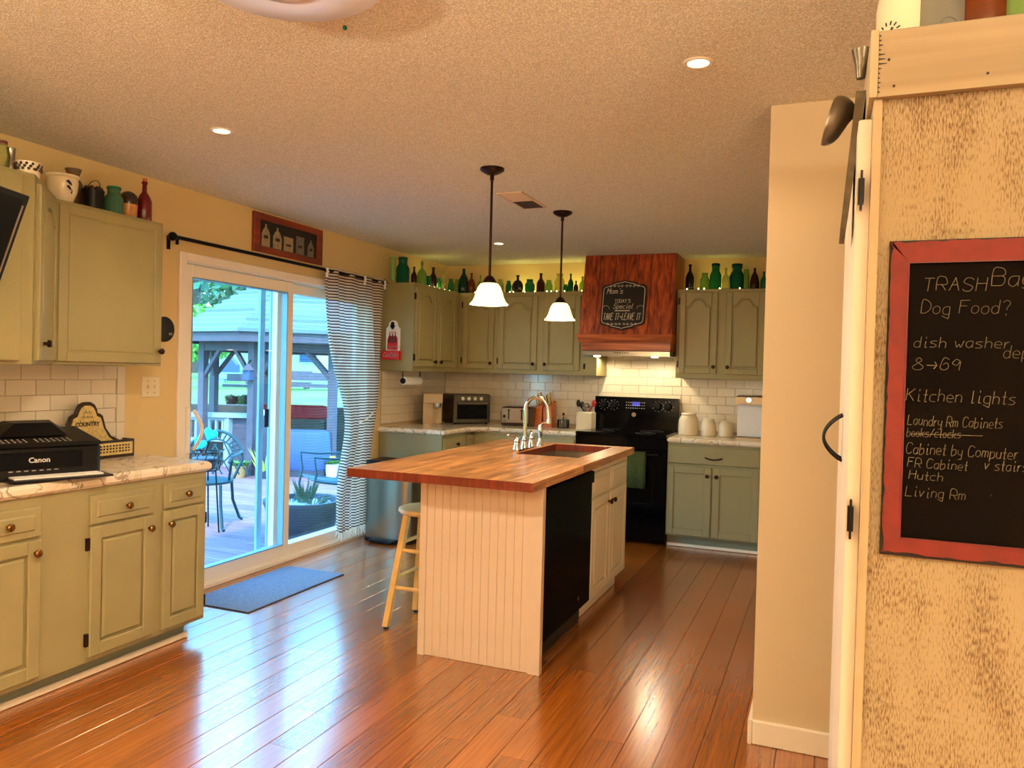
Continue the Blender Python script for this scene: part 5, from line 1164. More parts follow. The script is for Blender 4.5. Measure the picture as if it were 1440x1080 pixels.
# chalkboard
Cb = thing('chalkboard', (.33, PY, 1.1), 'red distressed framed chalkboard covered in handwriting on the pantry side', 'chalkboard'); T = faceY(PY - .001)
cx0, cx1, cz0, cz1 = .0945, .60, 1.106, 1.647
m = MB(); m.tb(T, cx0, cx1, cz0, cz1, 0, .010, .001); m.build('worn_edge', 'worn_black', Cb)
m = MB(); r_ = random.Random(9)
def ragged(a, b_, z0, z1, vert, ys):
    pass
def ragedge(n, L, s): return [s * (.0008 + .0024 * r_.random()) for _ in range(n)]
n = 60
outer = []
for i in range(n): outer.append((cx0 + .002 + .0035 * r_.random(), cz0 + .004 + (cz1 - cz0 - .008) * i / n))
for i in range(n): outer.append((cx0 + .004 + (cx1 - cx0 - .008) * i / n, cz1 - .002 - .003 * r_.random()))
lw = .027
inner = [(cx0 + lw + .003, cz0 + lw + .006), (cx0 + lw + .003, cz1 - lw - .012), (cx1 - lw, cz1 - lw - .012), (cx1 - lw, cz0 + lw + .006)]
for (a0, a1, s) in (('L', 0, 1),):
    pass
def strip(pa, pb, inn0, inn1, horiz):
    k = 44; poly = []
    for i in range(k + 1):
        t = i / k; x = pa[0] + (pb[0] - pa[0]) * t; z = pa[1] + (pb[1] - pa[1]) * t; j = .0008 + .0035 * r_.random() ** 2
        poly.append((x, z + (j if horiz > 0 else -j)) if horiz else (x + j, z))
    poly += [inn1, inn0]; return poly
o0 = (cx0 + .001, cz0 + .004); o1 = (cx0 + .001, cz1 - .001); o2 = (cx1 - .001, cz1 - .001); o3 = (cx1 - .001, cz0 + .004)
m.plate(T, strip(o0, o1, inner[0], inner[1], 0), .010, .016); m.plate(T, strip(o1, o2, inner[1], inner[2], -1), .010, .016); m.plate(T, strip(o0, o3, inner[0], inner[3], 1), .010, .016)
m.plate(T, [inner[3], (o3[0], o3[1]), (o2[0], o2[1]), inner[2]], .010, .016)
m.build('red_frame', 'red_frame', Cb, smooth=False)
m = MB(); m.frame(T, inner[0][0] - .001, inner[2][0] + .001, inner[0][1] - .001, inner[1][1] + .001, .0018, .0162, .0175); m.build('inner_bead', 'coke_dark', Cb)
m = MB(); m.tb(T, inner[0][0], inner[2][0], inner[0][1], inner[1][1], .0101, .0112); cbs = m.build('slate', 'chalk_black', Cb)
def line(txt, u, v, hpx, st=1.0, sl=.12, wd=.0009):
    p = at(u, v, 'Y', PY - .013); return strokes(m_w, T, txt, p.x, p.z, hpx * 1.5 / FPX / 1.08, wd, .0006, sl, .12, st, .0113)
m_w = MB()
line('TRASH', 1298, 409, 17, 1.15); line('Bags', 1394, 402, 22, 1.1)
line('Dog Food?', 1295, 441, 17, 1.05)
line('dish washer', 1285, 488, 14, 1.2); line('dep', 1411, 503, 16, 1)
line('8>69', 1283, 520, 16, 1.3)
line('Kitchen lights', 1274, 563, 16, .98)
line('Laundry Rm Cabinets', 1276, 597, 13, .72); line('books/clocks', 1275, 613, 11, .78); 
pA, pB = at(1280, 610, 'Y', PY - .013), at(1382, 613, 'Y', PY - .013); m_w.tube([(pA.x, PY - .0128, pA.z), (pB.x, PY - .0128, pB.z)], .0007, 4)
line('Cabinet by Computer', 1274, 637, 14, .80); line('FR Cabinet', 1276, 656, 12, .95); line('v stairs', 1384, 660, 13, .85); line('Hutch', 1278, 673, 11, 1.2)
line('Living Rm', 1273, 697, 13, .98); line('.', 1392, 697, 9)
m_w.build('chalk_handwriting', 'chalk', cbs)
# jars on the pantry
JZ = 1.9605
def pj(x, y, prof, r, h_, m_, label, name, cat):
    t = thing(name, (x, y, JZ), label, cat, 'crocks and jars on the pantry'); m = MB(); m.lathe((x, y, JZ), [(a * r, b_ * h_) for a, b_ in prof], 32); m.build('body', m_, t); return t
def onY(u, y): return at(u, 30, 'Y', y).x
t = pj(onY(1274, 1.62), 1.62, [(.85, 0), (.98, .03), (1.0, .45), (.8, .68), (.4, .82), (.36, .9), (.42, 1)], .051, .30, 'cream_ceramic', 'tall cream stoneware jug with round crest, leftmost on the pantry', 'stoneware_jug', 'jug')
jc = t.location; a0 = math.radians(-128); TJ = lambda u, d, z: (jc.x + (.0512 + d) * math.cos(a0 + u / .051), jc.y + (.0512 + d) * math.sin(a0 + u / .051), JZ + z)
m = MB()
for i in range(14):
    a = 2 * PI * i / 14; u, z = .020 * math.cos(a), .078 + .020 * math.sin(a); e = Vector((math.cos(a), math.sin(a))) * .0035; s_ = Vector((-e.y, e.x)) * .35
    m.plate(TJ, [(u - e.x - s_.x, z - e.y - s_.y), (u + e.x - s_.x, z + e.y - s_.y), (u + e.x + s_.x, z + e.y + s_.y), (u - e.x + s_.x, z - e.y + s_.y)], 0, .0008)
m.plate(TJ, [(-.007, .070), (.0, .076), (.006, .090), (.010, .088), (.004, .074), (-.004, .066)], 0, .0008)
m.build('crest', 'print_dark', t)
t = pj(onY(1325, 1.60), 1.60, [(.9, 0), (1, .04), (1, .6), (.75, .8), (.7, 1)], .047, .30, 'glass_water', 'clear glass jar with grey oval mark beside the cream jug', 'glass_jar', 'jar')
jc2 = t.location; TJ2 = lambda u, d, z: (jc2.x + (.0475 + d) * math.cos(a1_ + u / .047), jc2.y + (.0475 + d) * math.sin(a1_ + u / .047), JZ + z); a1_ = math.radians(-85)
m = MB()
m.plate(TJ2, [(.006 * math.cos(a) , .062 + .008 * math.sin(a)) for a in [2 * PI * i / 12 for i in range(12)]], 0, .0008)
m.tube([TJ2(.016 * math.cos(a), .001, .068 + .018 * math.sin(a)) for a in [2 * PI * i / 16 for i in range(16)]], .0007, 4, closed=True); m.build('oval_mark', 'stoneware_grey', t)
t = pj(onY(1378, 1.60), 1.60, [(.9, 0), (1, .04), (1, .7), (.8, .85), (.8, 1)], .046, .26, 'glass_rust', 'amber glass jar holding dark shapes on the pantry', 'amber_jar', 'jar')
m = MB(); m.ball((t.location.x - .0, 1.60, JZ + .05), .022, 12, 1.4); m.ball((t.location.x + .012, 1.60, JZ + .10), .015, 12, 1.8); m.build('contents', 'dark_ceramic', t)
t = pj(onY(1432, 1.61), 1.61, [(.9, 0), (1, .04), (1, .7), (.8, .85), (.8, 1)], .047, .26, 'glass_pale', 'olive green glass jar at the upper right photo edge', 'green_jar', 'jar')
# things on the pantry front
Wd = thing('hanging_wood_bracket', (PX - .03, PY + .2, 1.72), 'weathered grey wood plank hanging on the pantry front below a metal scoop', 'wood plank')
m = MB(); m.hexa([(PX - .030, PY + .12, 1.955), (PX - .0125, PY + .12, 1.955), (PX - .0125, PY + .30, 1.955), (PX - .030, PY + .30, 1.955)], [(PX - .050, PY + .12, 1.695), (PX - .040, PY + .12, 1.695), (PX - .040, PY + .30, 1.695), (PX - .050, PY + .30, 1.695)]); m.build('plank', 'weathered', Wd, smooth=False)
m = MB(); cS = Vector((PX - .042, PY + .16, 1.915))
R_ = []
for i, (r0, d_) in enumerate(((.041, -.036), (.043, -.030), (.042, -.022), (.038, -.013), (.031, -.005), (.021, .002), (.010, .006))):
    R_.append([m.bm.verts.new(cS + Vector((d_ + .012 * math.sin(2 * PI * k / 32), r0 * .9 * math.cos(2 * PI * k / 32), r0 * math.sin(2 * PI * k / 32) * 1.1))) for k in range(32)])
for a, c in zip(R_, R_[1:]):
    for i in range(32): m.bm.faces.new((a[i], a[(i + 1) % 32], c[(i + 1) % 32], c[i]))
m.bm.faces.new(R_[-1]); o = m.build('metal_scoop', 'galvanised'); tag(o, 'dark oval galvanised metal scoop hanging off the pantry top corner', 'metal scoop')
md = o.modifiers.new('s', 'SOLIDIFY'); md.thickness = .002
m = MB(); m.lathe((PX - .022, PY + .14, 1.985), [(.008, 0), (.010, .02), (.017, .05), (.018, .055)], 16); o = m.build('tin_funnel', 'galvanised'); tag(o, 'small dark tin funnel above the metal scoop on the pantry corner', 'funnel')
# ================================================================ OUTSIDE
GZ = -.12
deck = struct('deck', MB().box(-10.2, XL - .17, 1.5, 12.5, GZ - .14, GZ - .026), 'timber')
bm_ = None; y = 2.6; k = 0; r_ = random.Random(6)
while y < 10.8:                                   # deck boards run away from the house
    xs = [XL - .175, -3.75 - r_.uniform(1.4, 2.6), -10.1]
    for a, c in zip(xs, xs[1:]):
        key = 'd'; m = MB(); m.box(c + .003, a, y, y + .136, GZ - .025, GZ, .002); m.build('deck_board', 'deck_wood', deck, smooth=False)
    y += .14
lawn = MB(); pts = []
F0 = far(300, 575, 14.5)
gx = Vector((-FW.x, -FW.y, 0)).normalized() * -1; rx = Vector((RT.x, RT.y, 0))
def G(l, d, z): v = gx * d + rx * l; return (v.x, v.y, z)
prof = [(14.5, -.3), (14.55, .56), (20, .62), (34, .78), (60, 1.2), (120, 3.0)]
rows = [lawn.vs([G(l, d, z + .06 * math.sin(l + d)) for l in range(-60, 41, 5)]) for d, z in prof]
for a, c in zip(rows, rows[1:]):
    for i in range(len(a) - 1): lawn.bm.faces.new((a[i], a[i + 1], c[i + 1], c[i]))
o = lawn.build('lawn', 'grass', recalc=False); tag(o, kind='structure')
m = MB(); v0 = G(-60, 5, -.4); m.box(-60, 20, -30, 60, -.7, -.6); o = m.build('yard_ground', 'grass'); tag(o, kind='structure')
# retaining wall of timbers
Wt = thing('retaining_wall', G(-4, 14.2, -.2), 'low grey timber retaining wall below the lawn, beyond the deck rail', 'retaining wall')
for i in range(6):
    m = MB(); z = -.3 + .16 * i
    m.hexa([G(-9.5, 14.2, z), G(-1.2, 14.2, z), G(-1.2, 14.5, z), G(-9.5, 14.5, z)], [G(-9.5, 14.2, z + .155), G(-1.2, 14.2, z + .155), G(-1.2, 14.5, z + .155), G(-9.5, 14.5, z + .155)]); m.build('timber_beam', 'timber', Wt, smooth=False)
# gazebo
DF = Vector((gx.x, gx.y)); RF = Vector((rx.x, rx.y))
def GL_(l, d): v = DF * d + RF * l; return Vector((v.x, v.y))
Fp = GL_((355.5 - 720) / FPX * 10.7, 10.7); a9 = math.radians(9.5)
Rg = 1.40; cen = Fp + (DF * math.cos(a9) + RF * math.sin(a9)) * Rg
Gz = thing('gazebo', (cen.x, cen.y, GZ), 'grey wooden octagonal gazebo with shingled roof beyond the deck', 'gazebo')
base_ang = math.atan2((Fp - cen).y, (Fp - cen).x)
def gp(i, r): a = base_ang + i * PI / 4; return Vector((cen.x + r * math.cos(a), cen.y + r * math.sin(a)))
ZE = at(355, 468, 'Y', Fp.y).z
for i in range(8):
    p = gp(i, Rg); m = MB(); m.box(p.x - .05, p.x + .05, p.y - .05, p.y + .05, GZ, ZE - .10, .006); m.build('post', 'grey_wood', Gz)
    q = gp(i + 1, Rg); e = (q - p).normalized(); nrm = Vector((-e.y, e.x)) * .035
    m = MB(); m.hexa([(p.x - nrm.x, p.y - nrm.y, ZE - .25), (q.x - nrm.x, q.y - nrm.y, ZE - .25), (q.x + nrm.x, q.y + nrm.y, ZE - .25), (p.x + nrm.x, p.y + nrm.y, ZE - .25)], [(p.x - nrm.x, p.y - nrm.y, ZE - .12), (q.x - nrm.x, q.y - nrm.y, ZE - .12), (q.x + nrm.x, q.y + nrm.y, ZE - .12), (p.x + nrm.x, p.y + nrm.y, ZE - .12)]); m.build('beam', 'grey_wood', Gz, smooth=False)
    for s0, s1 in ((p, q), (q, p)):
        ee = (s1 - s0).normalized(); m = MB(); m.tube([(s0.x + ee.x * .03, s0.y + ee.y * .03, ZE - .62), (s0.x + ee.x * .38, s0.y + ee.y * .38, ZE - .22)], .035, 4); m.build('brace', 'grey_wood', Gz, smooth=False)
    RO = 1.80; p, q = gp(i, RO), gp(i + 1, RO)
    m = MB(); ip, iq = gp(i, RO - .03), gp(i + 1, RO - .03); m.hexa([(p.x, p.y, ZE - .13), (q.x, q.y, ZE - .13), (iq.x, iq.y, ZE - .13), (ip.x, ip.y, ZE - .13)], [(p.x, p.y, ZE), (q.x, q.y, ZE), (iq.x, iq.y, ZE), (ip.x, ip.y, ZE)]); m.build('fascia', 'grey_wood', Gz, smooth=False)
    NR = 16; ZA = ZE + 1.18
    for k in range(NR):                           # shingle courses
        t0, t1 = k / NR, (k + 1) / NR; r0, r1 = (RO + .05) * (1 - t0), max(.02, (RO + .05) * (1 - t1)); z0, z1 = ZE + (ZA - ZE) * t0, ZE + (ZA - ZE) * t1
        a, b_, c, d = gp(i, r0), gp(i + 1, r0), gp(i + 1, r1), gp(i, r1)
        m = MB(); m.hexa([(a.x, a.y, z0), (b_.x, b_.y, z0), (c.x, c.y, z1 - .008), (d.x, d.y, z1 - .008)], [(a.x, a.y, z0 + .05), (b_.x, b_.y, z0 + .05), (c.x, c.y, z1 + .006), (d.x, d.y, z1 + .006)]); m.build('shingle_course', 'shingle', Gz, smooth=False)
m = MB(); m.lathe((cen.x, cen.y, ZE + 1.16), [(.10, 0), (.12, .1), (.03, .2), (.02, .35)], 12); m.build('finial', 'grey_wood', Gz)
# feeder on the post
p = far(349, 527, 10.6)
Bf = thing('hanging_feeder', p, 'small dark feeder hanging on the front gazebo post', 'feeder'); m = MB(); m.box(p.x - .055, p.x + .055, p.y - .05, p.y + .05, p.z - .07, p.z + .06, .006); m.build('body', 'far_roof', Bf)
m = MB(); m.lathe((p.x, p.y, p.z + .061), [(.10, 0), (.08, .03), (.02, .09)], 4); m.build('roof', 'grey_wood', Bf, smooth=False); m = MB(); m.tube([(p.x, p.y, p.z + .15), (Fp.x, Fp.y - .05, p.z + .20)], .008, 6); m.build('bracket', 'iron', Bf)
# rail
def bar(name, parent, u0, v0, u1, v1, dep, th, m_, thick=.04):
    a, c = far(u0, v0, dep), far(u1, v1, dep); h2 = Vector((0, 0, th / 2)); n_ = gx * thick / 2
    mb = MB(); mb.hexa([a - n_ - h2, c - n_ - h2, c + n_ - h2, a + n_ - h2], [a - n_ + h2, c - n_ + h2, c + n_ + h2, a + n_ + h2]); return mb.build(name, m_, parent, smooth=False)
D = 11.6; zr = far(300, 583, D).z; zf = GZ
Rl = thing('deck_railing', far(300, 583, D), 'white deck railing with balusters behind the iron chair', 'railing')
bar('top_rail', Rl, 262, 582.5, 352, 584.5, D - .02, .07, 'rail_white', .10); bar('upper_rail', Rl, 262, 587.5, 324, 589, D, .05, 'rail_white'); bar('lower_rail', Rl, 262, 617, 324, 619, D, .05, 'rail_white')
for i in range(7):
    u = 267 + 9.4 * i; p = far(u, 589, D); q = far(u, 617, D); m = MB(); m.box(p.x - .018, p.x + .018, p.y - .018, p.y + .018, q.z, p.z); m.build('baluster', 'rail_white', Rl)
p = far(321, 600, D); m = MB(); m.box(p.x - .045, p.x + .045, p.y - .045, p.y + .045, zf, zr - .04); m.build('newel_post', 'rail_white', Rl)
Fb = thing('board_fence', far(340, 620, D), 'grey horizontal board screen behind the terracotta pot', 'fence')
for i in range(5): bar('board', Fb, 326, 594 + 15.2 * i, 353, 595 + 15.2 * i, D + .03, .155, 'grey_wood', .02)
Fb2 = thing('board_fence', far(300, 640, D + .25), 'dark weathered boards seen between the white balusters', 'fence')
for i in range(5): bar('board', Fb2, 262, 600 + 14 * i, 325, 601 + 14 * i, D + .35, .145, 'timber', .02)
Fs = thing('post_block', far(366, 625, 10.6), 'squat weathered wooden planter post beside the front gazebo post', 'post')
p = far(366, 664, 10.55); m = MB(); zt = far(366, 586, 10.55).z; m.box(p.x - .05, p.x + .05, p.y - .05, p.y + .05, GZ, zt, .008); m.build('post', 'grey_wood', Fs); m = MB(); m.ball((p.x, p.y, zt + .055), .055, 12); m.build('ball_cap', 'white_pot', Fs)
def leaves(name, c, r, n, L, m_, parent, up=.6, w_=.02, sc3=1, seed=1):
    R = random.Random(seed); mb = MB(); c = Vector(c)
    for i in range(n):
        a = R.uniform(0, 2 * PI); s = R.random() ** .5 * r; b0 = c + Vector((s * math.cos(a), s * math.sin(a), R.uniform(0, r * .3 * sc3)))
        d_ = Vector((math.cos(a) * (1 - up), math.sin(a) * (1 - up), up + R.uniform(-.2, .2))).normalized() * L * R.uniform(.6, 1.2)
        sd = d_.cross(Vector((0, 0, 1))); sd = (sd.normalized() if sd.length > 1e-4 else Vector((1, 0, 0))) * w_ * .5
        V = mb.vs([b0 - sd * .5, b0 + sd * .5, b0 + d_ * .5 + sd, b0 + d_ - Vector((0, 0, L * .15)), b0 + d_ * .5 - sd]); mb.bm.faces.new(V)
    return tag(mb.build(name, m_, parent, smooth=False, recalc=False), kind='stuff')
def potplant(u, vb, vt, wpx, dep, label, pm, lm, fm=None):
    p = far(u, vb, dep); p.z = GZ; s = (p - EYE).dot(FW) / FPX; h_ = (vb - vt) * s; r = wpx * s / 2
    t = thing('potted_plant', p, label, 'potted plant'); m = MB(); m.lathe(p, [(r * .7, 0), (r * .95, h_ * .85), (r, h_ * .86), (r, h_), (r * .85, h_), (r * .8, h_ * .8)], 24, cap=True); m.build('pot', pm, t)
    leaves('foliage', (p.x, p.y, GZ + h_ * .95), r * .9, 120, r * .8, lm, t, .4, r * .25, seed=int(u))
    if fm: leaves('flowers', (p.x, p.y, GZ + h_ * 1.4), r * .5, 40, r * .5, fm, t, .3, r * .3, seed=int(u) + 1)
potplant(337, 667, 650, 22, 10.5, 'terracotta pot of low green plants against the board fence', 'terracotta', 'leaf_green')
potplant(466, 666, 648, 20, 10.8, 'white pot with yellow flowers seen through the sheer curtain', 'white_pot', 'leaf_green', 'flower_yellow')
p = far(374, 648, 10.5); t = thing('spiky_plant', (p.x, p.y, GZ), 'spiky pale green leafed plant by the gazebo post', 'plant'); leaves('blades', (p.x, p.y, GZ + .02), .10, 60, .42, 'leaf_yellow', t, .75, .03, seed=3)
m = MB(); m.lathe((p.x, p.y, GZ), [(.09, 0), (.11, .10), (.08, .1)], 14); m.build('pot', 'planter', t)
# yellow and dark flowers on the lawn edge
p = far(283, 568, 14.9); t = thing('flower_clump', p, 'yellow flowering clump at the lawn edge by the left gazebo post', 'flowers'); leaves('blooms', (p.x, p.y, p.z - .12), .12, 60, .12, 'flower_yellow', t, .5, .06, seed=5)
for i, (u, v, mm, lb) in enumerate(((326, 562, 'flower_dark', 'dark leaved shrub above the retaining wall, left one'), (344, 563, 'leaf_grey', 'pale grey shrub beside the front gazebo post'), (352, 561, 'flower_dark', 'dark purple shrub directly behind the front gazebo post'), (369, 566, 'leaf_yellow', 'pale yellow shrub right of the front gazebo post'))):
    p = far(u, v + 8, 14.9); t = thing('shrub', p, lb, 'shrub', 'shrubs above the retaining wall'); leaves('foliage', (p.x, p.y, p.z), .10, 200, .10, mm, t, .5, .05, 5, seed=20 + i); leaves('pale_foliage', (p.x, p.y, p.z + .02), .09, 60, .11, 'leaf_grey', t, .6, .05, 5, seed=30 + i)
# covered grill
c0 = far(428, 660, 10.9); c0.z = GZ; s = 10.9 / FPX
t = thing('covered_grill', c0, 'grill under a blue grey fabric cover with dark hem', 'grill'); m = MB(); hg = (656 - 594) * s
wq, dq = .37, .28; Tq = lambda u, d, z: tuple(Vector((c0.x, c0.y, 0)) + rx * u - gx * d + Vector((0, 0, z)))
ringp = lambda k, z, n=28, wob=0: [Tq((wq * k + wob * math.sin(i * 2.3)) * math.copysign(abs(math.cos(2 * PI * i / n)) ** .5, math.cos(2 * PI * i / n)), (dq * k + wob * math.sin(i * 1.7)) * math.copysign(abs(math.sin(2 * PI * i / n)) ** .5, math.sin(2 * PI * i / n)), z) for i in range(n)]
L_ = [m.vs(ringp(k, z, wob=wb_)) for k, z, wb_ in ((.90, GZ + .09, .012), (.97, GZ + .14, .016), (1.0, GZ + .3, .008), (.95, GZ + hg - .03, .002), (.9, GZ + hg, 0))]
for a, c in zip(L_, L_[1:]):
    for i in range(28): m.bm.faces.new((a[i], a[(i + 1) % 28], c[(i + 1) % 28], c[i]))
m.bm.faces.new(L_[-1]); m.bm.faces.new(L_[0][::-1]); m.build('fabric_cover', 'grill_cover', t)
m = MB(); L_ = [m.vs(ringp(.86, GZ + .0)), m.vs(ringp(.88, GZ + .088))]
for i in range(28): m.bm.faces.new((L_[0][i], L_[0][(i + 1) % 28], L_[1][(i + 1) % 28], L_[1][i]))
m.bm.faces.new(L_[0][::-1]); m.bm.faces.new(L_[1]); m.build('dark_hem', 'planter', t)
# red sofa
c0 = far(413, 590, 12.3); t = thing('outdoor_sofa', (c0.x, c0.y, GZ), 'red cushioned outdoor sofa behind the covered grill', 'sofa'); s = 12.3 / FPX
Ts = lambda u, d, z: tuple(Vector((c0.x, c0.y, 0)) + rx * u - gx * d + Vector((0, 0, z)))
zt = far(413, 569, 12.3).z
pl = []
for cxx, czz, a0_, a1_2 in ((.47, zt - .11, -90, 90), (-.47, zt - .11, 90, 270)):
    for i in range(7): a = math.radians(a0_ + (a1_2 - a0_) * i / 6); pl.append((cxx + .11 * math.cos(a), czz + .11 * math.sin(a)))
m = MB(); m.plate(Ts, pl, -.05, .10, .03, True); m.build('back_cushion', 'red_cushion', t)
m = MB(); m.tb(lambda u, d, z: Ts(u, z, d), -.5, .5, .1, .6, GZ + .34, GZ + .48, .03, True); m.build('seat_cushion', 'red_cushion', t)
m = MB(); m.tb(lambda u, d, z: Ts(u, z, d), -.53, .53, -.04, .58, GZ + .28, GZ + .335, .005); 
for a, b_ in ((-.5, 0), (.5, 0), (-.5, .54), (.5, .54)): m.tube([Ts(a, b_, GZ), Ts(a, b_, GZ + .3)], .025, 8)
for a in (-.5, .5): m.tube([Ts(a, 0, GZ + .3), Ts(a, .0, zt - .2)], .02, 6)
m.build('frame', 'iron', t)
# half barrel planter near door
c0 = Vector((-4.33, 5.78, GZ)); t = thing('barrel_planter', c0, 'large dark round planter with gravel and spiky plant right outside the door', 'planter')
m = MB(); m.lathe(c0, [(.24, 0), (.27, .03), (.33, .27), (.345, .30), (.345, .33), (.31, .33), (.29, .25), (.02, .25)], 40); m.build('tub', 'planter', t)
m = MB(); m.lathe(c0 + Vector((0, 0, .262)), [(.295, 0), (.29, .014), (.15, .03), (.01, .034)], 30); m.build('gravel', 'gravel', t)
for dx_, dy_, L_, sd in ((0, .03, .25, 1), (-.12, .0, .14, 2), (.13, -.03, .16, 3)): leaves('spiky_leaves', c0 + Vector((dx_, dy_, .28)), .06, 90 if sd == 1 else 30, L_, 'leaf_grey', t, .78 if sd == 1 else .5, .007, seed=sd)
for i in range(26): r1 = random.Random(i); a = r1.uniform(0, 6.28); q = r1.uniform(.05, .26); mb = MB(); mb.ball(c0 + Vector((q * math.cos(a), q * math.sin(a), .295)), r1.uniform(.012, .022), 7, .7); mb.build('stone', 'gravel', t)
# sling patio chair
def ch(pts, r=.011): mb.tube(pts, r, 8)
c0 = Vector((-4.70, 6.80, GZ)); t = thing('patio_chair', c0, 'dark tubular patio chair with blue sling seat behind the barrel planter', 'chair')
ax = Vector((.62, .78, 0)); ay = Vector((-.78, .62, 0))
Q = lambda u, d, z: c0 + ax * u + ay * d + Vector((0, 0, z))
for sgn in (-1, 1):
    mb = MB(); ch([Q(-.26, sgn * .27, 0), Q(-.30, sgn * .27, .30), Q(-.27, sgn * .27, .45), Q(-.29, sgn * .27, .62), Q(-.1, sgn * .28, .60), Q(.22, sgn * .27, .60)], .013); ch([Q(-.27, sgn * .27, .38), Q(.10, sgn * .27, .32), Q(.30, sgn * .26, .64), Q(.40, sgn * .25, .90)], .013); ch([Q(.10, sgn * .27, .32), Q(.32, sgn * .27, 0)], .013); mb.build('side_frame', 'iron_teal', t)
mb = MB(); ch([Q(-.27, -.27, .38), Q(-.27, .27, .38)]); ch([Q(.40, -.25, .90), Q(.40, .25, .90)]); mb.build('cross_bars', 'iron_teal', t)
mb = MB(); pr = [(-.26, .385), (-.08, .345), (.10, .33), (.20, .50), (.30, .65), (.40, .89)]; A = [[mb.bm.verts.new(Q(u, s_ * .245, z)) for s_ in (-1, 1)] for u, z in pr]
for a, c in zip(A, A[1:]): mb.bm.faces.new((a[0], a[1], c[1], c[0]))
o = mb.build('sling', 'grill_cover', t); md = o.modifiers.new('s', 'SOLIDIFY'); md.thickness = .004
# small side table with thin legs
c0 = Vector((-3.98, 6.45, GZ)); t = thing('side_table', c0, 'small teal metal side table beside the barrel planter', 'table'); mb = MB(); mb.lathe(c0 + Vector((0, 0, .33)), [(.19, 0), (.2, .012), (.01, .014)], 24); mb.build('table_top', 'iron_teal', t)
for i in range(3): a = 2.1 * i + .4; mb = MB(); ch([c0 + Vector((.15 * math.cos(a), .15 * math.sin(a), .33)), c0 + Vector((.19 * math.cos(a), .19 * math.sin(a), 0))], .010); mb.build('leg', 'iron_teal', t)
# cast iron chair
c0 = Vector((-5.38, 5.70, GZ)); t = thing('cast_iron_chair', c0, 'cast iron garden chair with fan lattice back on the deck', 'chair')
bx_ = Vector((.90, .43, 0)); by_ = Vector((-.43, .90, 0))     # bx: toward right of seat, by: towards the back
Q = lambda u, d, z: c0 + bx_ * u + by_ * d + Vector((0, 0, z))
n = 16
def back(u, z): return Q(u, .20 + .22 * (z - .42), z)
mb = MB(); arc = [back(.27 * math.cos(PI * i / n), .60 + .27 * math.sin(PI * i / n)) for i in range(n + 1)]
ch([back(.20, .42)] + arc + [back(-.20, .42)], .014)
ch([back(.18 * math.cos(PI * i / n), .62 + .17 * math.sin(PI * i / n)) for i in range(n + 1)], .008); mb.build('back_frame', 'iron_teal', t)
mb = MB()
for i in range(1, n):
    a = PI * i / n; ch([back(.18 * math.cos(a), .62 + .17 * math.sin(a)), back(.27 * math.cos(a), .60 + .27 * math.sin(a))], .007)
for s_ in (-1, 1):
    for k in range(5): ch([back(s_ * (.17 - .08 * k), .66 - .01 * k + .05 * min(k, 3)), back(s_ * (.17 - .08 * k) - s_ * .18, .46)], .007)
mb.build('back_lattice', 'iron_teal', t)
mb = MB(); mb.lathe(Q(0, 0, .41), [(.24, 0), (.25, .008), (.25, .022), (.2, .03), (.02, .026)], 28); mb.build('seat', 'iron_teal', t)
for s_ in (-1, 1):
    mb = MB(); ch([back(s_ * .25, .68), Q(s_ * .30, .12, .69), Q(s_ * .29, -.16, .67), Q(s_ * .27, -.20, .62)], .013); ch([Q(s_ * .28, -.14, .665), Q(s_ * .25, -.08, .54), Q(s_ * .22, -.02, .43)], .012); mb.build('armrest', 'iron_teal', t)
    for d_, e_ in ((-.17, -.26), (.17, .28)):
        mb = MB(); ch([Q(s_ * .19, d_, .41), Q(s_ * .20, d_ * 1.1, .22), Q(s_ * .24, e_, .03), Q(s_ * .26, e_ * 1.08, .012)], .014); mb.build('leg', 'iron_teal', t)
# teal glass hearts on a stand with wire basket
p0 = far(296, 612, 7.1); t = thing('heart_ornament', p0, 'two turquoise heart shapes on a stake behind the chair back', 'ornament')
for u, v, s_, an in ((296, 611, .062, -.35), (281, 624, .058, -.5)):
    c = far(u, v, 7.1 + (.0 if u > 290 else -.1)); mb = MB(); pl = []
    for i in range(24):
        a = 2 * PI * i / 24; hx = 16 * math.sin(a) ** 3 / 16; hz = (13 * math.cos(a) - 5 * math.cos(2 * a) - 2 * math.cos(3 * a) - math.cos(4 * a)) / 15; pl.append((s_ * (hx * math.cos(an) - hz * math.sin(an)) * 1.0, s_ * (hx * math.sin(an) + hz * math.cos(an)) * 1.1))
    mb.plate(lambda uu, d, z: tuple(c + rx * uu - gx * d + Vector((0, 0, z))), pl, -.015, .015, .008, True); mb.build('heart', 'teal_glass', t)
pb = far(288, 640, 7.1); mb = MB(); ch([far(295, 618, 7.1), far(289, 636, 7.1), (pb.x, pb.y, pb.z)], .007); ch([far(281, 631, 7.0), far(285, 640, 7.05)], .007); mb.build('stake', 'iron', t)
st_ = thing('wire_plant_stand', (pb.x, pb.y, GZ), 'dark wire plant stand holding the turquoise hearts', 'plant stand')
for zz, rr_ in ((0, .13), (.09, .14), (.16, .15)): mb = MB(); mb.tube([(pb.x + rr_ * math.cos(2 * PI * i / 20), pb.y + rr_ * math.sin(2 * PI * i / 20), pb.z - .13 + zz) for i in range(20)], .006, 5, closed=True); mb.build('ring', 'iron', st_)
for i in range(12): a = 2 * PI * i / 12; mb = MB(); ch([(pb.x + .13 * math.cos(a), pb.y + .13 * math.sin(a), pb.z - .13), (pb.x + .15 * math.cos(a + .4), pb.y + .15 * math.sin(a + .4), pb.z + .03)], .004); mb.build('wire', 'iron', st_)
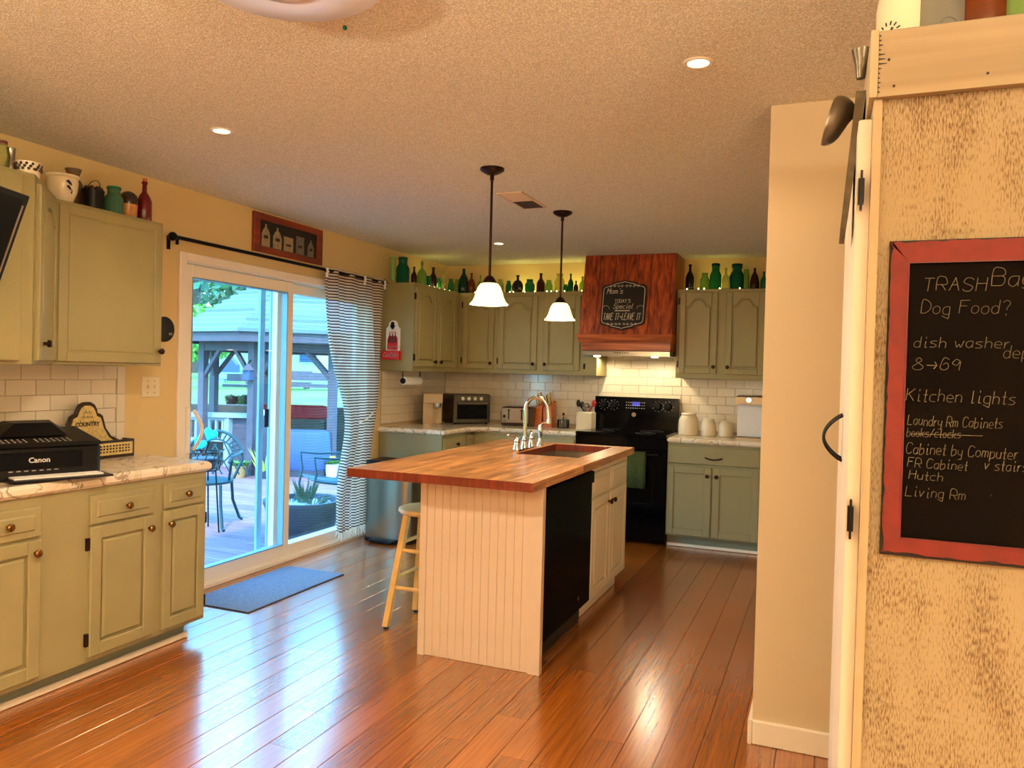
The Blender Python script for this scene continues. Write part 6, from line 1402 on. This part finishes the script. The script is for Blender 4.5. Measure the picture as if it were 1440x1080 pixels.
for i in range(3): a = 2.1 * i; mb = MB(); ch([(pb.x + .13 * math.cos(a), pb.y + .13 * math.sin(a), pb.z - .13), (pb.x + .18 * math.cos(a), pb.y + .18 * math.sin(a), GZ)], .007); mb.build('leg', 'iron', st_)
mb = MB(); mb.lathe((pb.x, pb.y, pb.z - .129), [(.09, 0), (.11, .10), (.1, .11)], 18); mb.build('pot', 'planter', st_)
# far yard: playhouse, house, trees
def house(name, label, l, d, zb, w_, dp, hw_, hr, wm, rm, win=()):
    T_ = lambda u, dd, z: G(l + u, d - dd, z)
    t = thing(name, G(l, d, zb), label, 'building'); m = MB(); m.tb(lambda u, dd, z: T_(u, z, dd), -w_, w_, -dp, 0, zb, zb + hw_); m.build('walls', wm, t, smooth=False)
    m = MB(); ro = .3
    m.hexa([T_(-w_ - ro, ro, zb + hw_), T_(w_ + ro, ro, zb + hw_), T_(w_ + ro, -dp - ro, zb + hw_), T_(-w_ - ro, -dp - ro, zb + hw_)], [T_(-w_ * .8, -dp * .5 + .1, zb + hw_ + hr), T_(w_ * .8, -dp * .5 + .1, zb + hw_ + hr), T_(w_ * .8, -dp * .5 - .1, zb + hw_ + hr), T_(-w_ * .8, -dp * .5 - .1, zb + hw_ + hr)]); m.build('roof', rm, t, smooth=False)
    for u0, u1, z0, z1 in win:
        m = MB(); m.frame(T_, u0, u1, zb + z0, zb + z1, .08, 0, .05); f = m.build('window', 'rail_white', t); m = MB(); m.tb(T_, u0 + .08, u1 - .08, zb + z0 + .08, zb + z1 - .08, 0, .02); m.build('pane', 'far_roof', f)
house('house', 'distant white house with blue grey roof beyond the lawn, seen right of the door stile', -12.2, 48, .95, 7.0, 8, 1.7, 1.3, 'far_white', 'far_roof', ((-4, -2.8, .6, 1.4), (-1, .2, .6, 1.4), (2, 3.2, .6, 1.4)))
pp = far(322, 520, 30)
t = thing('playhouse', pp, 'small blue gabled shed beyond the lawn, seen under the gazebo', 'shed')
Tn = lambda u, d, z: tuple(pp + rx * u - gx * d + Vector((0, 0, z)))
m = MB(); m.plate(Tn, [(-.28, -.1), (.28, -.1), (.28, .2), (0, .50), (-.16, .36), (-.28, .1)], -.4, 0); m.build('gable', 'far_roof', t, smooth=False); m = MB(); m.tb(Tn, -.35, .33, -.35, -.1, -.4, .05); m.tb(Tn, -.4, -.2, -1.5, -.1, -.3, .0); m.build('walls', 'screen_frame', t, smooth=False)
for i, (u, v, wq_, dd) in enumerate(((392, 541, 1.0, 25), (450, 545, 1.2, 24), (345, 545, .7, 26))):
    p = far(u, v, dd); t = thing('garden_bench', p, ('grey bench on the lawn seen between the door stiles', 'grey bench on the lawn seen through the fixed pane', 'low bench on the lawn left of the front gazebo post')[i], 'bench')
    Tb = lambda uu, d, z: tuple(p + rx * uu - gx * d + Vector((0, 0, z)))
    m = MB(); m.tb(Tb, -wq_, wq_, .0, .10, -.2, .2); m.build('seat', 'grey_wood', t, smooth=False)
    m = MB(); m.tb(Tb, -wq_, wq_, .2, .45, -.25, -.2); m.build('backrest', 'grey_wood', t, smooth=False)
    for a in (-.9, .9): m = MB(); m.tb(Tb, wq_ * a - .05, wq_ * a + .05, -.6, .0, -.2, .2); m.build('leg', 'grey_wood', t, smooth=False)
def tree(l, d, zb, h_, r, m_, label, seed):
    R = random.Random(seed); b0 = Vector(G(l, d, zb)); t = thing('tree', b0, label, 'tree', 'trees beyond the lawn')
    m = MB(); m.tube([b0, b0 + Vector((.1, 0, h_ * .5)), b0 + Vector((0, .1, h_ * .8))], r * .09, 8, r * .03)
    for k in range(5): a = R.uniform(0, 6.28); m.tube([b0 + Vector((0, 0, h_ * (.35 + .08 * k))), b0 + Vector((r * .7 * math.cos(a), r * .7 * math.sin(a), h_ * (.6 + .07 * k)))], r * .03, 5, r * .01)
    m.build('trunk', 'timber', t); mb = MB()
    for i in range(2000):
        a = R.uniform(0, 6.28); ph = R.uniform(-1, 1); q = R.random() ** .33; s_ = math.sqrt(1 - ph * ph) * r * q
        c = b0 + Vector((s_ * math.cos(a), s_ * math.sin(a), h_ * .68 + ph * h_ * .36 * q)); n1 = Vector((R.uniform(-1, 1), R.uniform(-1, 1), R.uniform(-1, 1))).normalized(); n2 = n1.orthogonal().normalized(); L = r * .06
        mb.bm.faces.new(mb.vs([c - n1 * L, c + n2 * L * .6, c + n1 * L, c - n2 * L * .6]))
    tag(mb.build('crown', m_, t, smooth=False, recalc=False), kind='stuff')
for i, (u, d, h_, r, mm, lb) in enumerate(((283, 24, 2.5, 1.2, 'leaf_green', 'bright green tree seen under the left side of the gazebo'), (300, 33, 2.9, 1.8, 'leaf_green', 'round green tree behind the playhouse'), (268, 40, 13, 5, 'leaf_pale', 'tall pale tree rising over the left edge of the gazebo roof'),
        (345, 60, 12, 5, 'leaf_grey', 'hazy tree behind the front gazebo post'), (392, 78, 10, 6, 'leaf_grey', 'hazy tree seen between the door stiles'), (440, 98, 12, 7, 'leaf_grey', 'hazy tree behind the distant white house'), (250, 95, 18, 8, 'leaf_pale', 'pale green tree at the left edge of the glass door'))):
    tree((u - 720) / FPX * d, d, [.62, .75, .9, 1.1, 1.2, 1.3, 1.1][i], h_, r, mm, lb, 40 + i)
